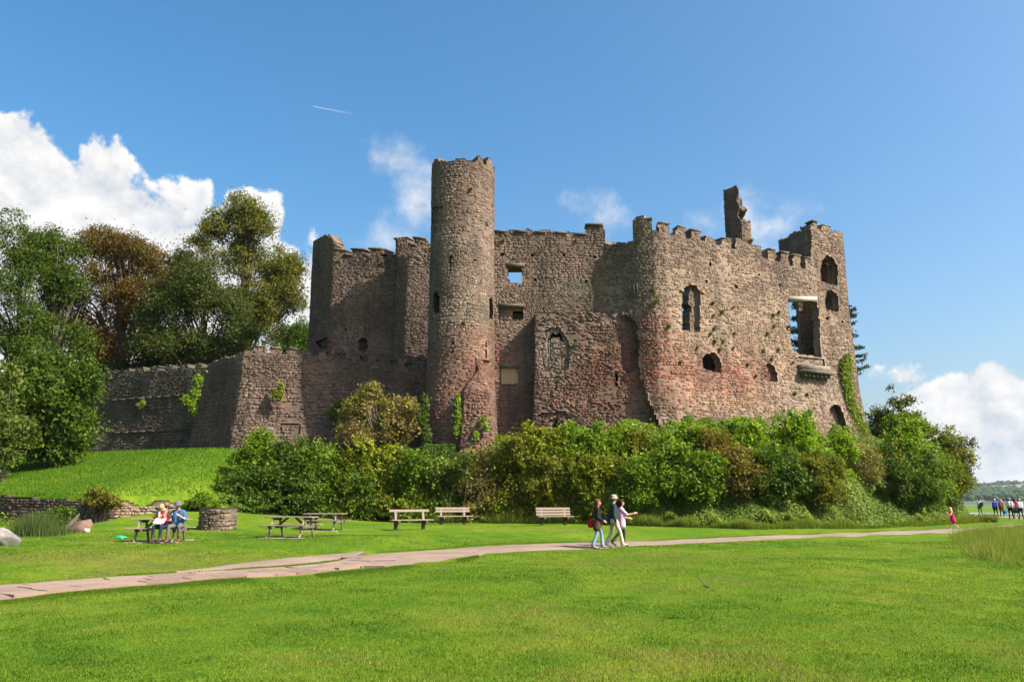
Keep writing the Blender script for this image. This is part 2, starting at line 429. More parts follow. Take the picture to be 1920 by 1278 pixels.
c = t.mix(t.ss(sc_.outputs[0], 0.2, 0.8), (0.055, 0.10, 0.035), (0.10, 0.14, 0.05))
c = t.mix(t.ss(sc_.outputs[1], 0.74, 0.78), c, (0.25, 0.22, 0.10))
c = t.mix(t.ss(sc_.outputs[2], 0.55, 0.6), c, (0.030, 0.052, 0.024))
c = t.mix(t.ss(ve.outputs['Distance'], 0.07, 0.04), c, (0.022, 0.040, 0.018))
t.link(c, p.inputs['Base Color']); p.inputs['Roughness'].default_value = 0.95
props(mobj('hills', np.stack([HX, HY, HZ], -1).reshape(-1, 3), qq, mh, None, None, True), kind='structure')
# woodland on the hills: crowns as lumpy domes, one far-off mass
bm = bmesh.new(); bmesh.ops.create_icosphere(bm, subdivisions=1, radius=1.0)
icoV = np.array([v.co[:] for v in bm.verts]); icoF = np.array([[l.vert.index for l in f.loops] for f in bm.faces]); bm.free()
tx = RNG.uniform(500, 2000, 26000); ty = RNG.uniform(900, 2500, 26000)
keep = (fbm(tx / 200, ty / 260, 0, 33, 3) > 0.56) & (ty > 1000) & (np.abs(tx / ty - 0.66) < 0.16)
tx, ty = tx[keep][:2600], ty[keep][:2600]
tz = hill_z(tx, ty); sz = RNG.uniform(3.0, 6.5, len(tx))
lump = 1 + 0.35 * (RNG.random((len(tx), len(icoV))) - 0.5)
V = icoV[None] * lump[..., None] * sz[:, None, None] * np.array([1, 1, 0.95]) + np.stack([tx, ty, tz + sz * 0.55], -1)[:, None]
Fw = (icoF[None] + (np.arange(len(tx)) * len(icoV))[:, None, None]).reshape(-1, 3)
cw = np.repeat(np.array([[0.030, 0.058, 0.022]]) * RNG.uniform(0.7, 1.3, (len(tx), 1)), len(icoV), 0)
m, t, p, _ = new_mat('far_wood'); t.link(attr(t), p.inputs['Base Color']); p.inputs['Roughness'].default_value = 1.0; p.inputs['Specular IOR Level'].default_value = 0.1
props(mobj('woodland', V.reshape(-1, 3), Fw, m, None, cw), 'dark woods and hedgerow trees on the far hills across the estuary', 'woodland', None, 'stuff')

# ================================================================== PATH
def smooth_line(P, n):
    P = np.asarray(P, float); s = np.r_[0, np.cumsum(np.linalg.norm(np.diff(P, axis=0), axis=1))]
    # Catmull-like: resample then smooth
    u = np.linspace(0, s[-1], n); X = np.interp(u, s, P[:, 0]); Y = np.interp(u, s, P[:, 1])
    k = max(3, n // 60) | 1; ker = np.ones(k) / k
    def sm(a): return np.convolve(np.pad(a, k // 2, mode='reflect', reflect_type='odd'), ker, 'valid')
    return np.stack([sm(X), sm(Y)], -1)
# secondary line of the path past the grass sliver
mpath, t, p, _ = new_mat('path_surface')
g = geopos(t); n1 = t.noise(g, 0.5, 4); n2 = t.noise(g, 12, 6, 0.7); n3 = t.noise(g, 60, 3)
c = t.mix(t.ss(n1, 0.35, 0.7), (0.155, 0.108, 0.080), (0.215, 0.152, 0.112))
v = t.m('MULTIPLY_ADD', n2, 0.6, 0.7); cc = ND(t.nt, 'ShaderNodeCombineColor')
for i in range(3): t.link(v, cc.inputs[i])
c = t.mix(1.0, c, cc.outputs[0], 'MULTIPLY')
t.link(c, p.inputs['Base Color']); p.inputs['Roughness'].default_value = 0.92; bump(t, p, t.m('ADD', n2, n3), 0.35, 0.01)
MS, tS, pS, _ = new_mat('paving_slab')
oi = ND(tS.nt, 'ShaderNodeObjectInfo'); g = geopos(tS); n2 = tS.noise(g, 9, 6, 0.7)
c = tS.mix(oi.outputs['Random'], (0.160, 0.108, 0.080), (0.222, 0.154, 0.115))
v = tS.m('MULTIPLY_ADD', n2, 0.6, 0.7); cc = ND(tS.nt, 'ShaderNodeCombineColor')
for i in range(3): tS.link(v, cc.inputs[i])
c = tS.mix(1.0, c, cc.outputs[0], 'MULTIPLY'); tS.link(c, pS.inputs['Base Color']); pS.inputs['Roughness'].default_value = 0.9
bump(tS, pS, n2, 0.4, 0.008)

def strip(A, B, lift, name, parent=None, mat=mpath, nt=6):
    n = len(A); tt = np.linspace(0, 1, nt)
    P = A[:, None] * (1 - tt[None, :, None]) + B[:, None] * tt[None, :, None]
    edge = (fbm(np.arange(n) * 0.35, 0, 0, 8, 2) - 0.5) * 0.14
    P[:, 0, 1] += edge; P[:, -1, 1] += np.roll(edge, 7)
    Z = gz(P[..., 0], P[..., 1]) + lift; Z[:, 0] -= lift + 0.03; Z[:, -1] -= lift + 0.03
    V = np.concatenate([P, Z[..., None]], -1).reshape(-1, 3)
    I = np.arange(n * nt).reshape(n, nt); qq = np.stack([I[:-1, 0:-1], I[1:, 0:-1], I[1:, 1:], I[:-1, 1:]], -1).reshape(-1, 4)
    return mobj(name, V, qq[:, ::-1], mat, parent, None, True)
A_ = smooth_line(PN, 420); B_ = smooth_line(PF, 420)
pathA = np.stack([np.interp(np.linspace(PN[0, 0], PN[-1, 0], 420), A_[:, 0], A_[:, 0]), np.interp(np.linspace(PN[0, 0], PN[-1, 0], 420), A_[:, 0], A_[:, 1])], -1)
FBx = np.linspace(PF[0, 0], PF[-1, 0], 420)
pathB = np.stack([FBx, np.interp(FBx, B_[:, 0], B_[:, 1])], -1)
path = strip(pathA, pathB, 0.045, 'path'); props(path, kind='structure')
# the branch beside it, beyond a sliver of turf
bn = [(330, 1074.5), (400, 1069), (480, 1063.5), (560, 1058), (620, 1054), (660, 1049)]; bf = [(335, 1073), (400, 1063.5), (480, 1056), (560, 1049), (620, 1043), (690, 1036)]
br = strip(smooth_line([gpt(*p) for p in bn], 50), smooth_line([gpt(*p) for p in bf], 50), 0.048, 'path_branch', path)
# where the path comes back round the foot of the bank
cn = [(1830, 967.6), (1860, 968.6), (1890, 971), (1925, 975.5), (1990, 981)]; cf = [(1830, 965.4), (1860, 966), (1890, 967.4), (1925, 970), (1990, 974)]
br2 = strip(smooth_line([gpt(*p) for p in cn], 40), smooth_line([gpt(*p) for p in cf], 40), 0.048, 'path_bend', path)

# paving slabs, each a piece of the path, from the left edge to where the stones can no longer be told apart
def slab_mesh(L, Wd, H=0.05, seed=0):
    rr = random.Random(seed)
    bm = bmesh.new(); bmesh.ops.create_cube(bm, size=1.0)
    for v in bm.verts: v.co = Vector((v.co.x * L + rr.uniform(-.012, .012), v.co.y * Wd + rr.uniform(-.012, .012), v.co.z * H))
    bmesh.ops.bevel(bm, geom=[e for e in bm.edges if all(v.co.z > 0 for v in e.verts)], offset=0.012, segments=1, affect='EDGES', profile=0.5)
    me = bpy.data.meshes.new('paving_slab'); bm.to_mesh(me); bm.free(); me.materials.append(MS); return me
rows = 4; count = 0; rr = random.Random(4)
slab_cache = [slab_mesh(1, 1, 1, k) for k in range(8)]
def lay(A, B, rows, s0, s1, maxn):
    global count
    s = np.r_[0, np.cumsum(np.linalg.norm(np.diff((A + B) / 2, axis=0), axis=1))]
    for r_ in range(rows):
        pos = s0 + rr.uniform(0, 0.4)
        while pos < s1 and count < maxn:
            L = rr.uniform(0.55, 1.0); mid = pos + L / 2
            a = np.array([np.interp(mid, s, A[:, 0]), np.interp(mid, s, A[:, 1])]); b = np.array([np.interp(mid, s, B[:, 0]), np.interp(mid, s, B[:, 1])])
            a2 = np.array([np.interp(mid + .3, s, A[:, 0]), np.interp(mid + .3, s, A[:, 1])]); b2 = np.array([np.interp(mid + .3, s, B[:, 0]), np.interp(mid + .3, s, B[:, 1])])
            fr = 0.09 + (r_ + 0.5) / rows * 0.82
            c0 = a + (b - a) * fr; c1 = a2 + (b2 - a2) * fr; dv = c1 - c0; ang = math.atan2(dv[1], dv[0])
            nrm = np.array([-math.sin(ang), math.cos(ang)]); wid = abs(np.dot(b - a, nrm)) * 0.82 / rows
            o = bpy.data.objects.new('paving_slab', rr.choice(slab_cache)); COL.objects.link(o); o.parent = path
            zc = float(gz(c0[0], c0[1])) + 0.050 - 0.025
            o.location = (c0[0], c0[1], zc + rr.uniform(-.004, .004)); o.rotation_euler = (rr.uniform(-.005, .005), rr.uniform(-.005, .005), ang + rr.uniform(-.01, .01))
            o.scale = (L - 0.022, max(0.1, wid - 0.02), 0.06)
            pos += L; count += 1
xs_ = (pathA[:, 0] + pathB[:, 0]) / 2
sel = (xs_ > gx(-60, 14)) & (xs_ < gx(700, 21))
lay(pathA[sel], pathB[sel], 4, 0, 60, 215)

def ghit(px, py):
    """where the line of sight through a photo pixel meets the ground"""
    x, y, z = (float(a) for a in ray(px, py)); t = np.arange(4, 120, .05); g_ = gz(x * t, y * t); k = int(np.argmax(EYE + z * t < g_))
    return x * t[k], y * t[k], float(g_[k])
# ================================================================== MASONRY
class Wall:
    def __init__(s, plan, z0, z1, T, batter=None, bulge=0.05, seed=1):
        s.P = np.array(plan, float); n = len(s.P)
        dd = np.diff(s.P, axis=0); L = np.linalg.norm(dd, axis=1); dd = dd / L[:, None]
        nn = np.stack([dd[:, 1], -dd[:, 0]], -1)
        M = np.zeros((n, 2)); M[0] = nn[0]; M[-1] = nn[-1]
        for i in range(1, n - 1):
            m = nn[i - 1] + nn[i]; m /= np.linalg.norm(m); M[i] = m / max(0.35, np.dot(m, nn[i]))
        s.closed = np.linalg.norm(s.P[0] - s.P[-1]) < 1e-6
        if s.closed:
            m = nn[0] + nn[-1]; m /= np.linalg.norm(m); M[0] = M[-1] = m / np.dot(m, nn[0])
        s.M = M; s.U = np.r_[0, np.cumsum(L)]; s.z0, s.z1, s.T = z0, z1, T
        s.batter = batter or (lambda z: 0 * z); s.bulge = bulge; s.seed = seed; s.nn = nn
    def pos(s, u, z, off=0.0, bul=1.0):
        u = np.asarray(u, float); z = np.asarray(z, float)
        x = np.interp(u, s.U, s.P[:, 0]); y = np.interp(u, s.U, s.P[:, 1])
        mx = np.interp(u, s.U, s.M[:, 0]); my = np.interp(u, s.U, s.M[:, 1])
        o = s.batter(z) + off + bul * s.bulge * 2 * (fbm(u * 0.55, z * 0.55, s.seed, s.seed, 3) - 0.5)
        return np.stack([x + mx * o, y + my * o, z + 0 * x], -1)
    def hit(s, px, py):
        x, y, z = (float(a) for a in ray(px, py)); best = None
        for i in range(len(s.P) - 1):
            a, b = s.P[i], s.P[i + 1]; e = b - a
            den = x * e[1] - y * e[0]
            if abs(den) < 1e-9: continue
            t = (a[0] * e[1] - a[1] * e[0]) / den
            k = ((x * t - a[0]) * e[0] + (y * t - a[1]) * e[1]) / (e @ e)
            if t > 0 and -1e-6 <= k <= 1 + 1e-6 and (best is None or t < best[0]):
                best = (t, s.U[i] + k * (s.U[i + 1] - s.U[i]), EYE + z * t, np.array([x * t, y * t, EYE + z * t]), s.nn[i])
        return best

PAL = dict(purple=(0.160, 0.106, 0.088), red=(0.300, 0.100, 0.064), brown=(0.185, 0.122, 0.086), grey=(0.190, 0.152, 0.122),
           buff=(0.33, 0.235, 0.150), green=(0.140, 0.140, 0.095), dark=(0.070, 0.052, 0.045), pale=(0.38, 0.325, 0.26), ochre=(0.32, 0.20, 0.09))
PK = list(PAL); PV = np.array([PAL[k] for k in PK])
def gauss(px, py, cx, cy, rx, ry): return np.exp(-(((px - cx) / rx) ** 2 + ((py - cy) / ry) ** 2))
def weights(px, py, base):
    """share of each stone colour at a place on the walls"""
    w = np.zeros(px.shape + (len(PK),)); 
    for k, v in base.items(): w[..., PK.index(k)] = v
    add = lambda k, g, a: w.__setitem__((..., PK.index(k)), w[..., PK.index(k)] + a * g)
    g = gauss(px, py, 1290, 700, 110, 45) + gauss(px, py, 1225, 650, 32, 60) + gauss(px, py, 1385, 700, 40, 35); add('red', g, 14.0)
    g = gauss(px, py, 1400, 640, 110, 70) + gauss(px, py, 1300, 620, 60, 60); add('buff', g, 5.0); add('pale', g, 2.0); add('ochre', g, 1.2)
    g = gauss(px, py, 1330, 750, 130, 25); add('ochre', g, 4.0)
    g = gauss(px, py, 890, 690, 60, 80) + gauss(px, py, 840, 760, 50, 60); add('red', g, 4.0); add('purple', g, 1.0); add('buff', g, 1.0)
    g = gauss(px, py, 865, 500, 70, 110); add('pale', g, 2.0); add('buff', g, 2.0); add('grey', g, 2.0)
    g = gauss(px, py, 1120, 555, 90, 28) + gauss(px, py, 900, 585, 30, 22); add('green', g, 10.0)
    g = gauss(px, py, 1175, 500, 45, 60); add('green', g, 8.0); add('dark', g, 3.0)
    g = gauss(px, py, 1520, 740, 60, 40); add('pale', g, 4)
    g = gauss(px, py, 1040, 660, 30, 40); add('pale', g, 12); add('red', gauss(px, py, 1100, 690, 100, 90), 1.2)
    return w / w.sum(-1, keepdims=True)
BASE = dict(purple=1.7, brown=1.3, grey=1.0, red=0.30, dark=0.35, buff=0.30, pale=0.07, green=0.2)

STONES_SPLIT = {}
def build_wall(name, W_, keep, parent, holes=(), base=BASE, du=0.11, facing=True, sh=(0.07, 0.16), sl=(0.13, 0.42), prot=0.016, split=26, fill=0.93,
               core=(0.190, 0.135, 0.104), jag=2.0, core_name=None, label=None, patch=.4):
    """keep: outline polygon(s) in photo pixels tested on the wall's face (None: everything); holes: (polygon, depth or None)"""
    U = [W_.U[0]]
    for i in range(len(W_.U) - 1):
        k = max(1, int(round((W_.U[i + 1] - W_.U[i]) / du))); U += list(np.linspace(W_.U[i], W_.U[i + 1], k + 1)[1:])
    U = np.array(U); nz = int(math.ceil((W_.z1 - W_.z0) / du)); Z = np.linspace(W_.z0, W_.z1, nz + 1)
    uc = (U[1:] + U[:-1]) / 2; zc = (Z[1:] + Z[:-1]) / 2
    UC, ZC = np.meshgrid(uc, zc, indexing='ij'); C = W_.pos(UC, ZC)
    px, py = proj(C)
    jx = px + jag * 2 * (vn(UC * 3.1, ZC * 3.1, 0, 91) - 0.5) + jag * (vn(UC * 8, ZC * 8, 0, 92) - 0.5)
    jy = py + jag * 2 * (vn(UC * 3.1, ZC * 3.1, 5, 93) - 0.5) + jag * (vn(UC * 8, ZC * 8, 3, 94) - 0.5)
    # only the side of a round tower that faces the camera takes openings
    nseg = np.clip(np.searchsorted(W_.U, uc, side='right') - 1, 0, len(W_.nn) - 1)
    mid = W_.P[nseg]; facing_cam = (W_.nn[nseg] * (-mid)).sum(1) > 0
    levels = [0.0]; dep = np.zeros(px.shape, int)
    T = W_.T
    solid = np.ones(px.shape, bool)
    if keep is not None:
        if callable(keep): solid = keep(jx, jy, UC, ZC)
        else:
            solid = np.zeros(px.shape, bool)
            for poly in keep: solid |= inpoly(jx, jy, poly)
    for poly, dpt in holes:
        ins = inpoly(px + (jx - px) * 0.5, py + (jy - py) * 0.5, poly) & facing_cam[:, None]
        if dpt is None: solid &= ~ins
        else:
            if dpt not in levels: levels.append(dpt)
            dep[ins] = levels.index(dpt)
    lv = np.array(levels + [T]); nl = len(levels)
    dep[~solid] = nl                                    # "through"
    nu1, nz1 = len(U), len(Z); nn_ = nu1 * nz1
    UU, ZZ = np.meshgrid(U, Z, indexing='ij')
    verts = []
    for k, dpt in enumerate(lv):
        rough = 0.045 * (vn(UU * 4.3, ZZ * 7.5, k, 44) - 0.5) + 0.03 * (vn(UU * 9, ZZ * 9, k, 45) - 0.5) if k < nl else 0.0
        verts.append(W_.pos(UU, ZZ, rough - dpt, 1.0 if k < nl else 0.0).reshape(-1, 3))
    verts = np.concatenate(verts)
    nid = lambda i, j, k: k * nn_ + i * nz1 + j
    faces = []
    I_, J_ = np.nonzero(dep < nl); K_ = dep[I_, J_]
    faces.append(np.stack([nid(I_, J_, K_), nid(I_ + 1, J_, K_), nid(I_ + 1, J_ + 1, K_), nid(I_, J_ + 1, K_)], -1))
    faces.append(np.stack([nid(I_, J_, nl), nid(I_, J_ + 1, nl), nid(I_ + 1, J_ + 1, nl), nid(I_ + 1, J_, nl)], -1))
    ext = np.full((dep.shape[0] + 2, dep.shape[1] + 2), nl); ext[1:-1, 1:-1] = dep
    if W_.closed: ext[0, 1:-1] = dep[-1]; ext[-1, 1:-1] = dep[0]
    for (di, dj) in ((1, 0), (0, 1)):
        a = ext[1 - di:ext.shape[0] - 1, 1 - dj:ext.shape[1] - 1]; b = ext[1:, 1:][:a.shape[0] if di else dep.shape[0], :a.shape[1] if dj else dep.shape[1]]
        a = a[:b.shape[0], :b.shape[1]]
        ii, jj = np.nonzero(a != b)
        ka, kb = a[ii, jj], b[ii, jj]
        if di: p0 = (ii, jj); p1 = (ii, jj + 1)
        else: p0 = (ii, jj); p1 = (ii + 1, jj)
        f = np.stack([nid(p0[0], p0[1], ka), nid(p1[0], p1[1], ka), nid(p1[0], p1[1], kb), nid(p0[0], p0[1], kb)], -1)
        if dj: f = f[:, ::-1]
        faces.append(f)
    faces = np.concatenate(faces)
    used, inv = np.unique(faces, return_inverse=True); faces = inv.reshape(faces.shape); verts = verts[used]
    vx, vy = proj(verts); w = weights(vx, vy, base)
    cc = (w @ PV) * 0.55 + np.array(core) * 0.45
    cc *= (0.8 + 0.4 * fbm(verts[:, 0] * 0.8 + verts[:, 1], verts[:, 2] * 0.8, 0, 5, 3))[:, None]
    ob = mobj(core_name or name, verts, faces, M_STONE, parent, cc)
    if label: ob['label'] = label
    if facing: face_stones(ob, W_, U, Z, dep, lv, nl, base, sh, sl, prot, split, fill, patch)
    return ob
STONE_F = np.array([(0, 1, 5, 4), (1, 2, 6, 5), (2, 3, 7, 6), (3, 0, 4, 7), (4, 5, 6, 7)])
def face_stones(ob, W_, U, Z, dep, lv, nl, base, sh, sl, prot, split, fill, patch=.4):
    rg = np.random.default_rng(int(abs(W_.P[0, 0]) * 100) + int(abs(W_.U[-1]) * 10))
    S = []; p0 = 0.0
    while p0 < W_.U[-1]:                                   # bays of work, each coursed on its own with its own stone size
        p1 = min(W_.U[-1], p0 + rg.uniform(1.6, 4.2)); z = W_.z0 + rg.uniform(-.12, 0.0); lift = rg.uniform(1.5, 4.5); ks = rg.uniform(.75, 1.3); zl = z
        while z < W_.z1:
            if z > zl + lift: ks = rg.uniform(.75, 1.35); zl = z; lift = rg.uniform(1.2, 4.5)
            h = rg.uniform(*sh) * (1.45 if rg.random() < 0.18 else 1.0) * ks; n = int((p1 - p0) / sl[0] / .5) + 3
            L = np.clip(rg.lognormal(math.log((sl[0] + sl[1]) * 0.40 * ks), 0.45, n), sl[0] * .6, sl[1] * 1.5); u = p0 + np.cumsum(L) - rg.uniform(0, .45)
            k = u - L < p1 + rg.uniform(-.3, .3)
            for a, b in zip((u - L)[k], u[k]): S.append((max(a, 0), min(b, W_.U[-1]), z, z + h))
            z += h
        p0 = p1
    S = np.array(S); S = S[(S[:, 1] - S[:, 0]) > 0.08]
    S = S[rg.random(len(S)) < fill * (1 - patch * ss(.52, .62, fbm((S[:, 0] + S[:, 1]) * .22, S[:, 2] * .45, W_.seed, W_.seed + 7, 3)))]
    um = (S[:, 0] + S[:, 1]) / 2; zm = (S[:, 2] + S[:, 3]) / 2
    wob = lambda u, z: 0.16 * (fbm(u * 0.5, z * 0.25, 0, W_.seed + 60, 2) - 0.5)
    def cell(u, z):
        i = np.clip(np.searchsorted(U, u) - 1, 0, dep.shape[0] - 1); j = ((z - Z[0]) / (Z[1] - Z[0])).astype(int)
        ok = (j >= 0) & (j < dep.shape[1]); return np.where(ok, dep[i, np.clip(j, 0, dep.shape[1] - 1)], nl)
    S[:, 2] += wob(um, zm); S[:, 3] += wob(um, zm); zm = (S[:, 2] + S[:, 3]) / 2
    k0 = cell(um, zm); same = np.ones(len(S), int) * 0
    for a, b in ((0, 2), (1, 2), (1, 3), (0, 3)):
        same += (cell(S[:, a] * .85 + um * .15, S[:, b] * .8 + zm * .2) == k0)
    ok = (k0 < nl) & (same >= 4); S, k0, um, zm = S[ok], k0[ok], um[ok], zm[ok]
    n = len(S)
    if n == 0: return
    g = 0.002; j = lambda s: rg.uniform(-s, s, n)
    cu = [S[:, 0] + g + j(.022), S[:, 1] - g + j(.022), S[:, 1] - g + j(.022), S[:, 0] + g + j(.022)]
    cz = [S[:, 2] + g + j(.018), S[:, 2] + g + j(.018), S[:, 3] - g + j(.018), S[:, 3] - g + j(.018)]
    pr = np.abs(rg.normal(0.0, prot * 0.75, n)).clip(0.0, prot * 2.4) + 0.010
    d0 = -lv[k0]; V = np.zeros((n, 8, 3)); ins = 0.10
    for c in range(4):
        V[:, c] = W_.pos(cu[c], cz[c], d0 - 0.06)
        V[:, c + 4] = W_.pos(cu[c] + (um - cu[c]) * ins, cz[c] + (zm - cz[c]) * (ins * 1.5), d0 + pr + j(0.012))
    pxm, pym = proj(V.mean(1)); w = weights(pxm, pym, base)
    cum = np.cumsum(w, -1); ci = (rg.random(n)[:, None] > cum).sum(1).clip(0, len(PK) - 1)
    col = PV[ci] * rg.uniform(0.72, 1.28, (n, 1)) * (1 + rg.normal(0, .04, (n, 3)))
    col = col * 0.40 + (w @ PV) * 0.60
    area = (S[:, 1] - S[:, 0]) * (S[:, 3] - S[:, 2])
    vis = (pxm > 0) & (pxm < 1920) & (k0 == 0)
    big = np.argsort(-(area * vis))[:split]
    rest = np.setdiff1d(np.arange(n), big)
    f = (STONE_F[None] + (np.arange(len(rest)) * 8)[:, None, None]).reshape(-1, 4)
    fo = mobj('stone_facing', V[rest].reshape(-1, 3), f, M_STONE, ob, np.repeat(col[rest], 8, 0)); fo['kind'] = 'stuff'
    for b in big:
        mobj('stone', V[b], STONE_F, M_STONE, ob, np.repeat(col[b:b + 1], 8, 0), origin=V[b].mean(0))

def slab_on(W_, parent, px0, px1, py, thick=0.14, depth=0.75, over=0.07, name='coping_stone', seed=0, tone=(0.165, 0.148, 0.112)):
    """flat coping slab on the wall top between two photo columns"""
    h0, h1 = W_.hit(px0, py), W_.hit(px1, py)
    if h0 is None or h1 is None: return
    u0, u1 = sorted((h0[1], h1[1])); z = (h0[2] + h1[2]) / 2
    rg = np.random.default_rng(seed + int(px0))
    j = lambda: rg.uniform(-.04, .04)
    V = []
    for zz in (z - 0.02, z + thick):
        for (u, o) in ((u0 - over, over), (u1 + over, over), (u1 + over, -depth), (u0 - over, -depth)):
            V.append(W_.pos(np.array(u + j()), np.array(zz + j() * .6), o + j()))
    V = np.array(V); c = np.array(tone) * rg.uniform(.75, 1.2)
    return mobj(name, V, np.array(BOXF), M_STONE, parent, np.repeat(c[None], 8, 0), origin=V.mean(0))

# ---------------------------------------------------------------- the castle
castle = empty('castle_ruin', (8.0, 58.0, 5.5), 0, 'ruined roofless stone castle with tall round tower standing on the overgrown bank', 'castle', None, 'thing')
def xy(px, py, D): p = at(px, py, D); return (p[0], p[1])
def zat(px, py, D): return float(at(px, py, D)[2])

# ---- round tower
TD = 56.3; TC = np.array(xy(866, 560, TD)); TR = (930 - 806) / 2 * mpp(TD) * 0.985
th = np.linspace(R(90), R(450), 97)
tower_plan = np.stack([TC[0] + TR * np.cos(th), TC[1] + TR * np.sin(th)], -1); tower_plan[-1] = tower_plan[0]
def tb(z): return 0.36 * (1 - ss(3.5, 12.0, z)) + 0.02 * (20 - z).clip(0) * 0.12
ztop = zat(868, 297, TD - TR)
WT = Wall(tower_plan, 3.6, ztop + 0.9, 1.05, tb, 0.05, 11)
def tower_keep(px, py, U_, Z_):
    ang = U_ / TR
    top = ztop - 0.05 + 0.34 * (vn(ang * 3.2, 0, 0, 51) - 0.45) + 0.25 * (vn(ang * 9, 3, 0, 53) - .5) + 0.38 * (vn(ang * 4.6, 1, 0, 52) > 0.60)
    return Z_ < top
th_holes = [([(844, 480), (848, 478), (848, 513), (845, 513)], 0.7), ([(850, 633), (853, 633), (852.5, 661), (850, 660)], 0.7),
            ([(918, 556), (924.5, 556), (924, 598), (917, 594)], 0.6), ([(812, 552), (819, 546), (825, 556), (825, 578), (819, 588), (812, 582)], 0.7),
            ([(911, 640), (914, 640), (913, 672), (911, 672)], 0.4), ([(811, 389), (830, 387), (829, 417), (810, 418)], 0.10),
            ([(889, 486), (893, 486), (893, 491), (889, 491)], 0.4), ([(913, 417), (916, 417), (916, 423), (913, 423)], 0.4)]
tower = build_wall('round_tower', WT, tower_keep, castle, th_holes, dict(BASE, grey=1.2, buff=.5), du=0.13, split=40, prot=0.012)
# buttress against the foot of the tower
bx0, bx1 = xy(870, 760, 53.0), xy(921, 760, 53.2)
WB = Wall([(bx0[0] + 0.1, 55.5), bx0, bx1, (bx1[0] - 0.05, 56.0)], 3.6, zat(890, 668, 53.1), 0.6, lambda z: 0.25 * (1 - ss(4, 9, z)) - 2.0 * ss(zat(890, 740, 53.1), zat(890, 668, 53.1), z) * 0.55, 0.05, 12)
build_wall('buttress', WB, None, castle, [], dict(BASE, red=1.6, buff=.7), du=0.13, split=12)

# ---- hall wall
HD = 56.2
WH = Wall([xy(905, 560, HD), xy(1136, 500, HD)], 4.2, zat(1100, 415, HD), 1.1, None, 0.05, 13)
hall_out = [[(880, 900), (880, 432), (945, 433), (960, 430), (975, 433), (990, 430), (1005, 433), (1030, 431), (1052, 435), (1070, 434), (1098, 437), (1100, 422), (1112, 420), (1128, 421), (1133, 428), (1160, 440), (1160, 900)]]
hall_holes = [([(953, 503), (979, 503), (979, 531), (956, 531), (953, 520)], None), ([(950, 497), (981, 497), (981, 503), (950, 503)], 0.35),
              ([(939, 474), (945, 474), (945, 479), (939, 479)], None), ([(996, 477), (1001, 477), (1001, 482), (996, 482)], None), ([(1056, 477), (1061, 477), (1061, 482), (1056, 482)], None), ([(1114, 478), (1119, 478), (1119, 483), (1114, 483)], None),
              ([(1002, 522), (1006, 522), (1006, 527), (1002, 527)], .5), ([(1098, 525), (1103, 525), (1103, 530), (1098, 530)], .5),
              ([(936, 572), (978, 572), (981, 580), (981, 600), (936, 600)], 0.25), ([(962, 582), (980, 582), (980, 600), (962, 597)], 0.9),
              ([(939, 688), (972, 688), (972, 721), (939, 721)], 0.45)]
hall = build_wall('hall_wall', WH, hall_out, castle, hall_holes, dict(BASE, grey=1.8, purple=1.8), split=34, prot=0.014)
for a, b, y in [(930, 944, 434), (968, 984, 434), (1006, 1021, 436), (1044, 1060, 437), (1080, 1097, 439), (1100, 1128, 421)]:
    slab_on(WH, hall, a, b, y + 1, 0.13, 0.9, 0.12)
# window dressings
def lintel_at(W_, parent, px0, px1, py, h, d=0.5, name='lintel', mat=None, out=0.05, col=(0.145, 0.115, 0.08)):
    a, b = W_.hit(px0, py), W_.hit(px1, py)
    V = []
    for zz in (-h / 2, h / 2):
        for (hh, o) in ((a, out), (b, out), (b, -d), (a, -d)):
            P_ = W_.pos(np.array(hh[1]), np.array(hh[2] + zz), o, 0.0); V.append(P_)
    V = np.array(V); return mobj(name, V, np.array(BOXF), mat or M_STONE, parent, np.repeat(np.array([col]), 8, 0) if mat is None else None, origin=V.mean(0))
lintel_at(WH, hall, 949, 984, 496.5, 0.28, 0.9); lintel_at(WH, hall, 934, 985, 572, 0.22, 0.9); lintel_at(WH, hall, 937, 974, 685.5, 0.25, 0.6)
# boarded lower window
shut = empty('wooden_shutter', tuple(at(956, 705, HD + 0.22) - wloc(castle))); shut.parent = castle
pw = 33 * mpp(HD) / 7
for i in range(7):
    box('plank', (pw - 0.02, 0.035, 31 * mpp(HD) * (0.97 if i % 2 else 1)), ((i - 3) * pw, (-0.012 if i % 2 else 0.0), 0), M_PLANK, shut, bevel=0.006, jit=0.008, seed=i)
box('frame', (0.34, 0.05, 0.05), (-0.12, -0.05, 0.33), M_PLANK, shut); box('frame', (0.05, 0.05, 0.95), (0.06, -0.05, -0.1), M_PLANK, shut); box('frame', (0.05, 0.05, 0.95), (-0.30, -0.05, -0.1), M_PLANK, shut)

